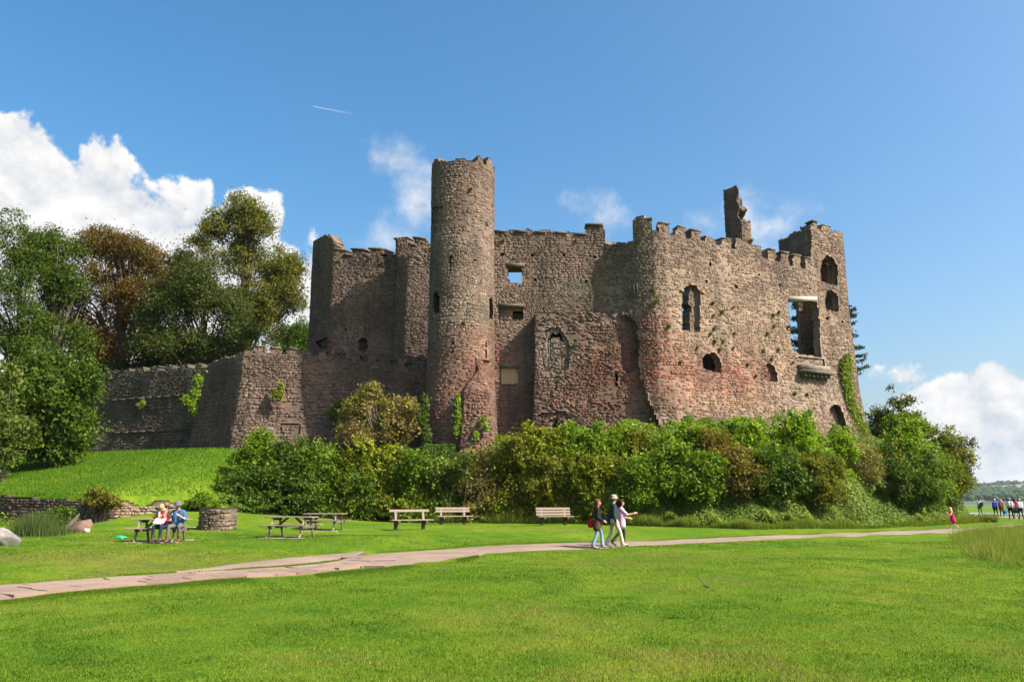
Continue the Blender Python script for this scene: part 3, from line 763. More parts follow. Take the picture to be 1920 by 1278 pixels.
# ---- projecting chamber below the hall
CD = 55.0
c0 = xy(1003, 700, CD); c1 = xy(1200, 700, CD - 0.1); c2 = xy(1250, 760, 54.35)
WC = Wall([(c0[0] + .02, HD + .3), c0, c1, c2], 4.0, zat(1010, 586, CD), 1.3, lambda z: 0.28 * (1 - ss(5.0, 10.5, z)), 0.07, 14)
niche = [(1018, 640), (1022, 620), (1035, 612), (1050, 617), (1062, 630), (1068, 645), (1066, 690), (1058, 694), (1018, 694), (1012, 660)]
inner = [(1027, 640), (1034, 630), (1047, 634), (1050, 650), (1053, 690), (1025, 690)]
ch_holes = [(niche, 0.14), (inner, 0.18), ([(1024, 636), (1032, 624), (1048, 624), (1056, 640), (1050, 640), (1046, 632), (1032, 632), (1027, 642)], 1.0),
            ([(1040, 706), (1043, 706), (1043, 735), (1040, 735)], 0.8), ([(1154, 700), (1158, 700), (1158, 722), (1154, 722)], 0.8),
            ([(1030, 815), (1030, 788), (1036, 778), (1044, 778), (1051, 790), (1051, 815)], 1.0), ([(1008, 775), (1060, 768), (1075, 790), (1070, 800), (1056, 782), (1028, 782), (1012, 790)], 0.2),
            ([(1127, 575), (1150, 581), (1176, 588), (1192, 600), (1199, 640), (1197, 690), (1178, 700), (1166, 690), (1163, 650), (1150, 610)], 0.45)]
chamber = build_wall('projecting_chamber', WC, None, castle, ch_holes, dict(BASE, red=.7, brown=1.6), split=30, prot=0.034, sl=(0.16, 0.5))
# iron grille in the chamber's low arch
ga = at(1040.5, 798, CD - 0.15) - wloc(castle)
gr = empty('iron_grille', tuple(ga)); gr.parent = castle
for i in range(5): box('bar', (0.035, 0.035, 1.5), ((i - 2) * 0.16, 0.18, 0.0), M_IRON, gr, bevel=0.005)
for k in (-0.4, 0.15): box('rail', (0.82, 0.03, 0.05), (0, 0.15, k), M_IRON, gr, bevel=0.005)

# ---- canted bay and great chamber wall
bayplan = [(xy(1131, 500, 57.3)[0] + 0.25, 57.6), xy(1131, 500, 56.25), xy(1180, 500, 55.15), xy(1208, 500, 54.55), xy(1228, 500, 54.25), xy(1250, 500, 54.35), xy(1300, 500, 55.2)]
gend = xy(1590, 560, 61.6); g0 = bayplan[-1]
batt = lambda z: 0.85 * (1 - ss(4.0, 11.5, z)) ** 1.3 + 0.35 * (1 - ss(8, 19, z))
WG = Wall(bayplan + [gend], 3.6, zat(1530, 408, 61.6), 0.72, batt, 0.06, 15)
outline = [(1100, 585), (1120, 583), (1131, 575), (1131, 456), (1150, 458), (1168, 454), (1187, 453), (1187, 414), (1194, 406), (1200, 404), (1208, 404), (1209, 409), (1221, 412), (1221, 432), (1235, 435),
           (1235, 417), (1255, 421), (1255, 440), (1266, 442), (1268, 434), (1272, 424), (1284, 427), (1284, 446), (1296, 448), (1296, 430), (1314, 435), (1314, 449), (1322, 451), (1325, 443), (1334, 445), (1342, 452), (1343, 459), (1350, 460),
           (1354, 447), (1368, 446), (1372, 452), (1372, 462), (1379, 468), (1380, 446), (1392, 449), (1394, 455), (1415, 458), (1427, 462), (1428, 482), (1441, 484), (1441, 466), (1454, 469), (1455, 489), (1465, 491), (1465, 471), (1478, 475), (1479, 497), (1488, 498),
           (1488, 477), (1501, 480), (1502, 504), (1510, 505), (1510, 482), (1521, 486), (1521, 420), (1523, 416), (1531, 414), (1533, 426), (1541, 428), (1542, 421), (1556, 424), (1557, 432), (1566, 434), (1572, 434), (1600, 440), (1660, 900), (1239, 900),
           (1239, 800), (1222, 760), (1205, 715), (1197, 690), (1199, 640), (1193, 604), (1176, 592), (1150, 586)]
g_holes = [([(1279, 545), (1285, 536), (1295, 533), (1305, 536), (1313, 546), (1313, 622), (1279, 619)], None),
           ([(1478, 558), (1532, 566), (1537, 600), (1540, 668), (1500, 664), (1484, 650), (1480, 600)], None),
           ([(1316, 672), (1324, 661), (1340, 661), (1350, 672), (1353, 698), (1340, 697), (1318, 690)], None),
           ([(1427, 700), (1430, 688), (1440, 680), (1452, 686), (1457, 700), (1457, 714), (1428, 711)], None),
           ([(1539, 500), (1542, 486), (1551, 478), (1562, 482), (1570, 496), (1572, 533), (1540, 528)], None),
           ([(1547, 560), (1550, 546), (1558, 543), (1568, 550), (1573, 563), (1573, 584), (1549, 580)], None),
           ([(1555, 775), (1557, 762), (1564, 757), (1575, 761), (1581, 772), (1598, 822), (1566, 818)], 0.6),
           ([(1322, 524), (1327, 524), (1327, 530), (1322, 530)], .5), ([(1330, 491), (1334, 491), (1334, 497), (1330, 497)], .5), ([(1378, 536), (1383, 536), (1383, 541), (1378, 541)], .5), ([(1421, 512), (1425, 512), (1425, 518), (1421, 518)], .5), ([(1460, 531), (1464, 531), (1464, 537), (1460, 537)], .5),
           ([(1549, 594), (1554, 594), (1554, 599), (1549, 599)], .4), ([(1578, 600), (1581, 600), (1581, 604), (1578, 604)], .4),
           ([(1481, 778), (1495, 775), (1502, 790), (1500, 800), (1478, 798)], .15), ([(1488, 672), (1500, 668), (1545, 672), (1548, 690), (1490, 688)], .12)]
great = build_wall('great_chamber_wall', WG, [outline], castle, g_holes, dict(BASE, buff=1.6, pale=.7, brown=1.6, grey=1.3, dark=.2), split=60, prot=0.010, fill=0.82, core=(0.345, 0.245, 0.18))
for a, b, y in [(1196, 1221, 411), (1235, 1255, 419), (1271, 1285, 426), (1296, 1314, 433), (1354, 1370, 448), (1441, 1454, 468), (1465, 1478, 474), (1488, 1501, 479), (1510, 1521, 484), (1542, 1556, 424), (1522, 1532, 416)]:
    slab_on(WG, great, a, b, y, 0.10, 0.75, 0.05)
lintel_at(WG, great, 1478, 1531, 560, 0.36, 0.5, 'lintel', M_LINTEL, 0.06)
# corbelled ledge (remains of a fireplace) below the big opening
a, b = WG.hit(1491, 700), WG.hit(1549, 704)
def wbox(W_, parent, u0, u1, z0, z1, o0, o1, name, col, jit=0.02, seed=0):
    rg = np.random.default_rng(seed); V = []
    for zz in (z0, z1):
        for (u, o) in ((u0, o1), (u1, o1), (u1, o0), (u0, o0)): V.append(W_.pos(np.array(u + rg.uniform(-jit, jit)), np.array(zz + rg.uniform(-jit, jit)), o + rg.uniform(-jit, jit), 0.0))
    V = np.array(V); return mobj(name, V, np.array(BOXF), M_STONE, parent, np.repeat(np.array([col]) * rg.uniform(.85, 1.15), 8, 0), origin=V.mean(0))
zl = a[2]
wbox(WG, great, a[1], b[1], zl, zl + 0.22, -0.2, 0.62, 'ledge', (0.17, 0.155, 0.115), 0.02, 3)
wbox(WG, great, a[1] + .1, b[1] - .1, zl + .22, zl + 0.62, -0.2, 0.30, 'ledge', (0.24, 0.20, 0.16), 0.04, 4)
for i in range(7):
    uu = a[1] + 0.15 + i * (b[1] - a[1] - 0.3) / 7; wbox(WG, great, uu, uu + 0.22, zl - 0.30, zl, -0.2, 0.46, 'corbel', (0.15, 0.135, 0.10), 0.02, i + 9)
# corbels under the overhanging bay
for i, pxc in enumerate((1142, 1156, 1170, 1184)):
    h_ = WG.hit(pxc, 583); wbox(WG, great, h_[1] - .16, h_[1] + .16, h_[2] - 0.55, h_[2] - 0.02, -0.5, 0.04 + 0.04 * i, 'corbel', (0.13, 0.13, 0.095), 0.04, 30 + i)
# carved panel on the bay
for i, pxc in enumerate((1182, 1189, 1196)):
    h_ = WG.hit(pxc, 545); wbox(WG, great, h_[1] - .05, h_[1] + .05, h_[2] - 0.55, h_[2] + 0.55, -0.1, 0.07, 'moulding', (0.12, 0.12, 0.088), 0.015, 40 + i)
# hood-mould of the tall window
for pa, pb, yy in ((1274, 1280, 545), (1313, 1319, 548)):
    h0, h1 = WG.hit(pa, yy), WG.hit(pb, yy); wbox(WG, great, h0[1], h1[1], h0[2] - .1, h0[2] + .1, -0.1, 0.10, 'hood_moulding', (0.30, 0.235, 0.15), 0.01, 50)

# ---- end wall running back, and its inner face seen through the great window
ed = np.array(gend) - np.array(g0); ed /= np.linalg.norm(ed); back = np.array([-ed[1], ed[0]])
e0 = np.array(gend) - ed * 0.05 + back * 0.6; e1 = e0 + back * 3.4
WE = Wall([tuple(e0), tuple(e1)], 4.0, zat(1545, 500, 62), 1.3, None, 0.05, 16)
build_wall('end_wall', WE, None, castle, [], BASE, du=0.2, split=0)
# stair turret standing above the wall head: its shaded flank and back
t0 = np.array(xy(1523, 470, 60.2)); tw_ = np.array(xy(1574, 470, 61.2)); tl = t0 + back * 3.4 - ed * 0.1
WS = Wall([tuple(tw_ + back * 3.0 + ed * .2), tuple(tl), tuple(t0 + back * 0.75), tuple(t0 + back * 0.74 + ed * 0.4)], zat(1520, 495, 60.2), zat(1523, 412, 60.2), 0.6, None, 0.04, 17)
def tur_keep(px, py, U_, Z_):
    top = np.interp(px, [1460, 1474, 1476, 1484, 1499, 1500, 1517, 1518, 1560], [450, 447, 446, 436, 432, 428, 420, 415, 415]); return py > top
build_wall('stair_turret', WS, tur_keep, castle, [], dict(dark=.8, pale=1.6, grey=1.2, purple=1.0, green=.4), split=8)
# ---- broken chimney stack on the wall head
k0 = WG.hit(1393, 455); kp = np.array([k0[3][0], k0[3][1]]); kb = kp - ed * 0.0
zc0, zc1, zc2 = zat(1395, 475, k0[3][1]), zat(1395, 412, k0[3][1]), zat(1375, 349, k0[3][1] + 1)
cL = kp + back * 1.75 - ed * 0.10; cF = kp + back * 0.06; cR = kp + ed * 0.92 + back * 0.06; cB = cR + back * 1.7
WK = Wall([tuple(cB + np.array([-.01, .01])), tuple(cL), tuple(cF), tuple(cR), tuple(cB)], zc0, zc2 + .1, 0.30, None, 0.03, 18)
uL = WK.U[1]; uF = WK.U[2]; uR = WK.U[3]
def chim_keep(px, py, U_, Z_):
    left = (U_ > uL) & (U_ < uF - 0.20 - .12 * np.sin(Z_ * 5.0))
    rag = 0.75 + 0.30 * np.sin(Z_ * 2.3 + 1) + 0.16 * np.sin(Z_ * 6.1)
    right = (U_ > uR + rag)
    lowz = zc1 + 0.15 * np.sin(U_ * 7)
    return (Z_ < lowz) | ((U_ <= uL) & (Z_ < zc2 - .25)) | (left & (Z_ < zc2 - 0.2 * vn(U_ * 4, 0, 0, 3))) | (right & (Z_ < zc2 - .35 - .3 * vn(U_ * 5, 0, 0, 4)))
build_wall('chimney_stack', WK, chim_keep, castle, [], dict(BASE, green=.8, dark=.8), du=0.09, sh=(0.08, 0.16), sl=(0.15, 0.4), split=6)
# inner masonry, interior shade put into its darker stone mix, behind the ragged holes and in the stair turret
def behind(px, py, dd): h_ = WG.hit(px, py); q_ = h_[3][:2] + back * dd; return tuple(q_)
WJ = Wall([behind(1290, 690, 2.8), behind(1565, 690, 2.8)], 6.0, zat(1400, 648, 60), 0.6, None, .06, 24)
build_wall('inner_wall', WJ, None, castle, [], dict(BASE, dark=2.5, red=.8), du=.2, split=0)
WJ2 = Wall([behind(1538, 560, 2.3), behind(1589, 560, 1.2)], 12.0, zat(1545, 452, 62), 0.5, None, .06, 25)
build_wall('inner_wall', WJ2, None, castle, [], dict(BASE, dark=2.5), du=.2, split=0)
# wall stub seen inside the tall window
s0 = np.array(xy(1291, 580, 63.0)); s1 = np.array(xy(1345, 580, 64.5))
WI = Wall([tuple(s0), tuple(s1)], 6, zat(1300, 500, 63), 1.0, None, 0.05, 19)
build_wall('inner_wall', WI, [[(1292, 900), (1292, 586), (1295, 585), (1295, 571), (1291, 570), (1291, 548), (1294, 545), (1298, 500), (1340, 500), (1340, 900)]], castle, [], dict(BASE, pale=1.5, buff=1), split=4)

# ---- gate range to the left of the tower
GD = 61.6
WL2 = Wall([tuple(np.array(xy(582, 560, 64.6))), xy(622, 560, GD), xy(741, 560, GD), xy(741.5, 560, GD - 0.5), xy(815, 560, GD - 0.4)], 5.0, zat(610, 430, GD), 1.2, lambda z: 0.2 * (1 - ss(6, 14, z)), 0.06, 20)
l_out = [[(540, 900), (560, 441), (586, 441), (590, 438), (603, 436), (611, 441), (619, 440), (625, 452), (632, 460), (637, 462), (647, 468), (647, 477), (660, 478), (660, 467), (681, 467), (682, 479), (693, 479), (693, 466), (714, 466), (714, 480), (726, 480), (728, 476), (740, 478),
          (741, 448), (763, 447), (763, 462), (775, 462), (776, 445), (797, 448), (798, 458), (830, 460), (830, 900)]]
l_holes = [([(672, 640), (680, 632), (689, 636), (690, 652), (682, 661), (674, 656)], None), ([(590, 640), (612, 632), (616, 650), (600, 652)], 0.3), ([(646, 615), (650, 615), (650, 620), (646, 620)], .4)]
gate = build_wall('gate_range_wall', WL2, l_out, castle, l_holes, dict(BASE, grey=1.0, dark=1.0, purple=2.4), split=26, prot=0.018)
for a, b, y in [(627, 646, 469), (660, 681, 468), (693, 714, 467), (742, 763, 448), (777, 796, 447), (647, 659, 479), (682, 692, 480)]:
    slab_on(WL2, gate, a, b, y, 0.11, 0.8, 0.09)
# lit masonry behind the ragged hole of the gate range
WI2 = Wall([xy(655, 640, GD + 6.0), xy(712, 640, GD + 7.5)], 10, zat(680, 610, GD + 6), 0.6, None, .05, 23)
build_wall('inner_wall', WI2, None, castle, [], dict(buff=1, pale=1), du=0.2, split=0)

# ================================================================== curtain wall and bastion in front (a wall of its own)
cz = 60.0
curtain = empty('curtain_wall', (-16.0, 60.0, 4.7), 0, 'low battlemented curtain wall with angled bastion left of the round tower', 'wall', None, 'thing')
WQ = Wall([tuple(xy(372, 760, 63.6)), xy(400, 760, 62.0), xy(451, 740, 58.9), xy(470, 740, 58.9), xy(600, 740, 59.7), xy(815, 740, 60.0)], 3.4, zat(480, 640, 58.5), 1.1, lambda z: 0.7 * (1 - ss(4.0, 11.0, z)), 0.08, 21)
q_out = [[(330, 960), (340, 760), (384, 694), (400, 676), (420, 670), (432, 669), (446, 662), (455, 657), (476, 656), (477, 648), (494, 649), (494, 660), (508, 661), (508, 650), (524, 651), (524, 662), (538, 663), (538, 653), (556, 653), (556, 664),
          (566, 665), (567, 656), (582, 656), (583, 667), (598, 668), (598, 657), (614, 658), (614, 670), (629, 671), (629, 660), (646, 661), (646, 673), (660, 674), (660, 663), (676, 664), (676, 676), (690, 677), (690, 666), (706, 667), (706, 679), (718, 680), (718, 669), (732, 670), (732, 681), (745, 682), (745, 671), (760, 672), (760, 684), (774, 685), (774, 674), (792, 675), (830, 690), (830, 960)]]
q_holes = [([(527, 795), (529, 795), (529, 850), (527, 850)], .15), ([(527, 793), (563, 793), (563, 796), (527, 796)], .12), ([(562, 795), (564, 795), (564, 850), (562, 850)], .12)]
cw_ = build_wall('wall', WQ, q_out, curtain, q_holes, dict(BASE, grey=1.2, purple=2.2, dark=.6), split=90, prot=0.022, sh=(.09, .19))
for a, b, y in [(477, 494, 650), (508, 524, 652), (538, 556, 654), (598, 614, 659), (629, 646, 662), (660, 676, 665)]:
    slab_on(WQ, curtain, a, b, y, 0.08, 0.7, 0.05)
# ================================================================== garden wall running off to the trees
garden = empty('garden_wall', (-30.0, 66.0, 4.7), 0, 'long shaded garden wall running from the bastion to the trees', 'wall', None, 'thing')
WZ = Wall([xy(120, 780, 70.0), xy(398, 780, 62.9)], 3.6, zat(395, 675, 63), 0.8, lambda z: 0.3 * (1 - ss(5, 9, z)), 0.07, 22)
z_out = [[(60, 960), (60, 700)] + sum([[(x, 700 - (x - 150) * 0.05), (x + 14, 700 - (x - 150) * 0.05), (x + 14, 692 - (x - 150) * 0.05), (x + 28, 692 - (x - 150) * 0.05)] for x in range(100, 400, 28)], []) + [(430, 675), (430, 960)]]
build_wall('wall', WZ, z_out, garden, [], dict(green=1.4, grey=.5, brown=.5, dark=2.2), split=40, prot=0.03, core=(.10, .095, .065))  # darker, greener stone colours stand in for the shade of the trees
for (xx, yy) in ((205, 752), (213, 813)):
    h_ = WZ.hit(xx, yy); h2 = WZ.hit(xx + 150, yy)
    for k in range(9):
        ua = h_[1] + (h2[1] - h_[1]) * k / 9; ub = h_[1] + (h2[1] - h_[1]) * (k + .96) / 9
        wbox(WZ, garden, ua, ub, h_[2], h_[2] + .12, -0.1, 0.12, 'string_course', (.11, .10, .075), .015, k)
# ================================================================== PLANTS
def unit(v): return v / (np.linalg.norm(v, axis=-1, keepdims=True) + 1e-9)
def leaf_geom(C, N, size, cols, rg, elong=1.6):
    n = len(C); r = rg.normal(size=(n, 3)); t = unit(np.cross(N, r)); b = np.cross(N, t)
    s = size[:, None]
    V = np.empty((n, 3, 3)); V[:, 0] = C + t * s * elong * .55 + N * s * .08
    V[:, 1] = C - t * s * elong * .45 + b * s * .44; V[:, 2] = C - t * s * elong * .45 - b * s * .44
    return V.reshape(-1, 3), np.arange(n * 3).reshape(n, 3), np.repeat(cols, 3, 0)
def pal_pick(pal, n, rg, t):
    """colour along a palette (list of colours) by t in 0..1 plus jitter"""
    P = np.array(pal); k = np.clip(t, 0, 0.999) * (len(P) - 1); i = k.astype(int); f = (k - i)[:, None]
    return (P[i] * (1 - f) + P[np.minimum(i + 1, len(P) - 1)] * f) * rg.uniform(0.75, 1.25, (n, 1))
def crown_points(lobes, nclump, per, cr, rg, inner=0.35, flat=0.6, droop=0.0, zmin=-0.75, gapt=.33):
    """lobes: (cx,cy,cz,rx,ry,rz). returns leaf centres, normals, clump t"""
    L = np.array(lobes, float)
    sub = []
    for l in L:
        for _ in range(6):
            d_ = unit(rg.normal(size=3)); r_ = rg.uniform(.30, .55); sub.append(np.r_[l[:3] + d_ * l[3:] * rg.uniform(.55, .95), l[3:] * r_])
        sub.append(np.r_[l[:3], l[3:] * .75])
    L = np.array(sub); area = (L[:, 3] * L[:, 5]) ; k = rg.choice(len(L), nclump, p=area / area.sum())
    d = unit(rg.normal(size=(nclump, 3))); d[:, 2] = np.where(d[:, 2] < zmin, -d[:, 2], d[:, 2])
    rad = np.where(rg.random(nclump) < inner, rg.uniform(.35, .85, nclump), rg.uniform(.82, 1.04, nclump))
    c = L[k, :3] + d * L[k, 3:] * rad[:, None]
    # leave gaps
    gap = fbm(c[:, 0] * .55, c[:, 1] * .55, c[:, 2] * .55, int(rg.integers(1, 900)), 2)
    keep = gap > gapt; c, d = c[keep], d[keep]; nc = len(c)
    ax_ = unit(d + np.array([0, 0, 0.5]) + 0.35 * rg.normal(size=(nc, 3)))
    off = rg.normal(size=(nc, per, 3)) * (cr * rg.uniform(.6, 1.35, nc))[:, None, None]
    along = (off * ax_[:, None]).sum(-1, keepdims=True); off = off - along * ax_[:, None] * (1 - (1 - flat))
    C = c[:, None] + off; C[..., 2] -= droop * (off[..., 0] ** 2 + off[..., 1] ** 2) ** .5
    N = unit(ax_[:, None] + 0.75 * rg.normal(size=(nc, per, 3)))
    t = np.repeat(rg.random(nc), per)
    return C.reshape(-1, 3), N.reshape(-1, 3), t, c
def limbs(base, top, targets, r0, rg, lean=0.3):
    """trunk and branches: list of (verts, faces)"""
    out = []; base = np.array(base, float); top = np.array(top, float); n = 9
    tr = np.array([base + (top - base) * s for s in np.linspace(0, 1, n)]); tr[1:-1, :2] += rg.normal(0, lean * 0.25, (n - 2, 2))
    rad = r0 * (1 - 0.82 * np.linspace(0, 1, n)); rad[0] *= 1.35
    out.append(tube(tr, rad, 8))
    for c in targets:
        h = np.clip((c[2] - base[2]) / (top[2] - base[2] + 1e-6) * 0.75 - 0.12, 0.12, 0.93); s = h * (n - 1); i = int(s); f = s - i
        st = tr[i] * (1 - f) + tr[min(i + 1, n - 1)] * f
        rr_ = r0 * (1 - .82 * h) * rg.uniform(.28, .5)
        mid = (st + c) / 2 + np.array([0, 0, np.linalg.norm(c - st) * .12]) + rg.normal(0, .15, 3)
        q1 = st * .6 + mid * .4 + rg.normal(0, .08, 3)
        out.append(tube(np.array([st, q1, mid, c * .6 + mid * .4 + rg.normal(0, .1, 3), c]), [rr_, rr_ * .8, rr_ * .55, rr_ * .35, rr_ * .12], 5))
    return out
def plant(name, label, catg, base, lobes, pal, nclump, per, cr, leaf, seed, trunk_r=0.25, nb=26, group=None, inner=.35, flat=.6, bark=None, top=None, droop=0.0, elong=1.6, crown='crown', zmin=-.75, stems=0, mat=None):
    rg = np.random.default_rng(seed); base = np.array(base, float)
    o = empty(name, tuple(base), 0, label, catg, group, 'thing')
    C, N, t, cl = crown_points(lobes, nclump, per, cr, rg, inner, flat, droop, zmin, .375 if name.endswith('_tree') else .33)
    zlo, zhi = C[:, 2].min(), C[:, 2].max()
    tt = 0.6 * t + 0.4 * rg.random(len(t)); col = pal_pick(pal, len(C), rg, tt)
    V, Fq, Cc = leaf_geom(C, N, leaf * rg.uniform(.6, 1.3, len(C)), col, rg, elong)
    mobj(crown, V, Fq, mat or M_LEAF, o, Cc)
    L = np.array(lobes); tp = np.array(top) if top is not None else np.array([L[:, 0].mean(), L[:, 1].mean(), L[:, 2].max()])
    tg = cl[rg.choice(len(cl), min(nb, len(cl)), replace=False)]
    if stems:
        parts = []
        for k in range(stems):
            b = base + np.array([rg.normal(0, .25), rg.normal(0, .2), -.1]); c = tg[k % len(tg)]
            mid = (b + c) / 2 + rg.normal(0, .2, 3); parts.append(tube(np.array([b, b * .5 + mid * .5, mid, c]), [trunk_r, trunk_r * .8, trunk_r * .6, trunk_r * .25], 5))
        V, Fq = cat(parts); mobj('stems', V, Fq, bark or M_BARK, o, None, True)
    else:
        V, Fq = cat(limbs(base - np.array([0, 0, .3]), tp, tg, trunk_r, rg)); mobj('trunk', V, Fq, bark or M_BARK, o, None, True)
    return o
def plobes(lst, D, dy=1.0, ddep=0.0):
    out = []
    for k, (px, py, rx, ry) in enumerate(lst):
        c = at(px, py, D + ddep * ((k % 3) - 1)); m_ = mpp(D); out.append((c[0], c[1], c[2], rx * m_, max(rx, ry) * m_ * dy, ry * m_))
    return out
def gb(px, D, py=800):
    c = at(px, py, D); return (c[0], c[1], float(gz(c[0], c[1])))
G_DARK = [(0.0312, 0.0624, 0.0078), (0.0585, 0.1066, 0.0104), (0.104, 0.1625, 0.0143)]
G_MID = [(0.0525, 0.0938, 0.0075), (0.1063, 0.175, 0.0112), (0.1875, 0.2625, 0.0175)]
G_BRIGHT = [(0.0805, 0.1495, 0.0069), (0.1495, 0.2472, 0.0115), (0.2472, 0.345, 0.0184)]
G_YEL = [(0.092, 0.1207, 0.0092), (0.1725, 0.2012, 0.0138), (0.2702, 0.276, 0.023)]
G_OLIVE = [(0.072, 0.0864, 0.0096), (0.126, 0.1416, 0.0132), (0.198, 0.198, 0.024)]
BROWN = [(.055, .036, .009), (.100, .056, .013), (.140, .075, .018), (.085, .080, .012), (.110, .115, .015)]
RUSTY = [(.075, .070, .010), (.125, .100, .016), (.165, .125, .024), (.12, .14, .014)]
TWIG = [(.15, .105, .042), (.235, .165, .070), (.15, .165, .018), (.235, .245, .028)]
# ---- trees beyond the garden wall
plant('ash_tree', 'tall pale green tree with feathery open crown at the far left edge', 'tree', gb(38, 66), plobes([(20, 470, 45, 55), (60, 520, 45, 55), (10, 560, 45, 55), (55, 600, 45, 50), (20, 640, 50, 45), (-40, 560, 60, 90), (60, 660, 60, 40)], 66, .9), [(.030, .056, .006), (.060, .102, .009), (.110, .158, .013)], 756, 57, .46, .135, 1, .35, 34, inner=.4, top=at(40, 430, 66))
plant('ash_tree', 'slender green tree with visible pale trunks beside the brown tree', 'tree', gb(105, 68), plobes([(100, 435, 35, 38), (80, 475, 42, 45), (125, 470, 40, 45), (95, 540, 45, 48), (135, 540, 35, 45), (100, 610, 55, 45), (60, 500, 50, 60), (130, 650, 50, 40)], 68, .9), [(.030, .056, .006), (.060, .102, .009), (.110, .158, .013)], 648, 57, .46, .135, 2, .3, 34, inner=.4, top=at(100, 420, 68), bark=M_BARKP)
plant('chestnut_tree', 'big tree with rusty brown foliage behind the garden wall', 'tree', gb(235, 71), plobes([(195, 465, 62, 52), (255, 490, 60, 52), (165, 540, 52, 60), (225, 560, 70, 62), (285, 560, 55, 55), (150, 500, 50, 50), (120, 590, 45, 60), (180, 620, 62, 50), (250, 635, 66, 46), (310, 540, 40, 50), (295, 490, 32, 40), (205, 665, 70, 28)], 71, .9), BROWN, 1552, 62, .46, .135, 3, .55, 46, inner=.4, top=at(225, 440, 71))
plant('lime_tree', 'tallest green and golden tree with open pointed crown behind the bastion', 'tree', gb(455, 72), plobes([(458, 400, 40, 36), (430, 440, 62, 42), (490, 440, 50, 46), (395, 455, 42, 36), (515, 500, 42, 55), (455, 500, 66, 55), (350, 500, 40, 40), (540, 535, 26, 45), (500, 570, 55, 45), (465, 585, 60, 42)], 72, .85), [(.062, .078, .010), (.115, .122, .014), (.180, .172, .026)], 1417, 60, .46, .135, 4, .45, 52, inner=.42, top=at(462, 372, 72))
plant('sycamore_tree', 'broad dark olive tree between the brown tree and the tallest tree', 'tree', gb(375, 69), plobes([(370, 520, 60, 52), (310, 600, 60, 60), (330, 560, 52, 55), (300, 660, 50, 35), (400, 580, 70, 52), (440, 625, 60, 42), (350, 650, 75, 42), (480, 640, 45, 35), (410, 660, 60, 30)], 69, .9), [(.035, .055, .012), (.06, .085, .014), (.105, .115, .02)], 1215, 62, .46, .135, 5, .5, 40, inner=.42, top=at(385, 480, 69))
plant('oak_tree', 'small dark tree peeping over the wall beside the gate tower', 'tree', gb(545, 76), plobes([(530, 645, 30, 30), (560, 640, 25, 32), (575, 625, 18, 26)], 76, 1.), G_DARK, 256, 57, .46, .135, 6, .25, 14)
for px, py, rx, ry, lab in ((200, 690, 50, 22, 'low scrub behind the garden wall under the brown tree'), (285, 684, 48, 24, 'low scrub behind the garden wall between the brown and olive trees'), (365, 676, 45, 26, 'low scrub behind the garden wall under the olive tree')):
    plant('scrub', lab, 'scrub', gb(px, 71), plobes([(px, py, rx, ry), (px - rx * .5, py + 6, rx * .6, ry), (px + rx * .5, py + 6, rx * .6, ry)], 71, .6), [(.03, .05, .008), (.06, .085, .01), (.1, .115, .016)], 200, 50, .35, .14, 900 + px, .06, 18, stems=8, crown='foliage')
plant('elder_bush', 'large dark green leafy bush in front of the garden wall', 'bush', gb(105, 57, 870), plobes([(95, 725, 62, 55), (145, 735, 42, 52), (60, 760, 48, 62), (120, 790, 62, 56), (70, 830, 58, 45), (150, 810, 38, 50), (100, 700, 42, 36)], 57, .9), [(.028, .055, .006), (.058, .102, .008), (.110, .160, .012)], 640, 56, .46, .19, 7, .12, 26, inner=.4, stems=12, crown='foliage')
plant('elder_bush', 'yellow green bush cut by the left edge of the picture', 'bush', gb(0, 52, 880), plobes([(0, 745, 36, 50), (-25, 800, 50, 60), (8, 830, 32, 45)], 52, .9), [(.05, .08, .012), (.09, .13, .018), (.15, .17, .03)], 300, 52, .42, .18, 8, .1, 20, stems=9, crown='foliage')
# ---- cedar behind the castle: flat tiers of dark needles
rg = np.random.default_rng(77); cb = np.array([*xy(1538, 600, 82.0), 5.0]); cedar = empty('cedar_tree', tuple(cb), 0, 'dark cedar with flat layered branches behind the castle corner', 'tree', None, 'thing')
CC, NN_, parts = [], [], []
ztopc = zat(1548, 562, 82)
parts.append(tube(np.array([cb, (cb[0] + .2, cb[1], (5 + ztopc) / 2), (cb[0], cb[1], ztopc)]), [.6, .4, .08], 8))
for z in np.arange(13.2, ztopc, 0.85):
    for a in rg.uniform(0, 6.28, 9):
        ln = rg.uniform(3.0, 5.2) * (1 - 0.5 * ((z - 13) / (ztopc - 13)) ** 1.5); e = np.array([math.cos(a) * ln, math.sin(a) * ln, rg.uniform(.1, .9)])
        st = np.array([cb[0], cb[1], z]); parts.append(tube(np.array([st, st + e * .5 + [0, 0, .15], st + e]), [.12, .07, .02], 5))
        s = rg.uniform(.25, 1.05, 260)[:, None]; side = np.array([-math.sin(a), math.cos(a), 0])
        pts = st + e * s + side * rg.normal(0, .5, (260, 1)) * (.35 + .5 * s) + np.array([0, 0, 1]) * rg.normal(0, .06, (260, 1)) + np.array([0, 0, .15])
        CC.append(pts); NN_.append(unit(np.array([0, 0, 1]) + .6 * rg.normal(size=(260, 3))))
C_ = np.concatenate(CC); N_ = np.concatenate(NN_)
V, Fq, Cc = leaf_geom(C_, N_, rg.uniform(.10, .2, len(C_)), pal_pick([(.012, .03, .014), (.022, .048, .020), (.04, .07, .028)], len(C_), rg, rg.random(len(C_))), rg, 2.2)
mobj('crown', V, Fq, M_LEAF, cedar, Cc); V, Fq = cat(parts); mobj('trunk', V, Fq, M_BARK, cedar, None, True)

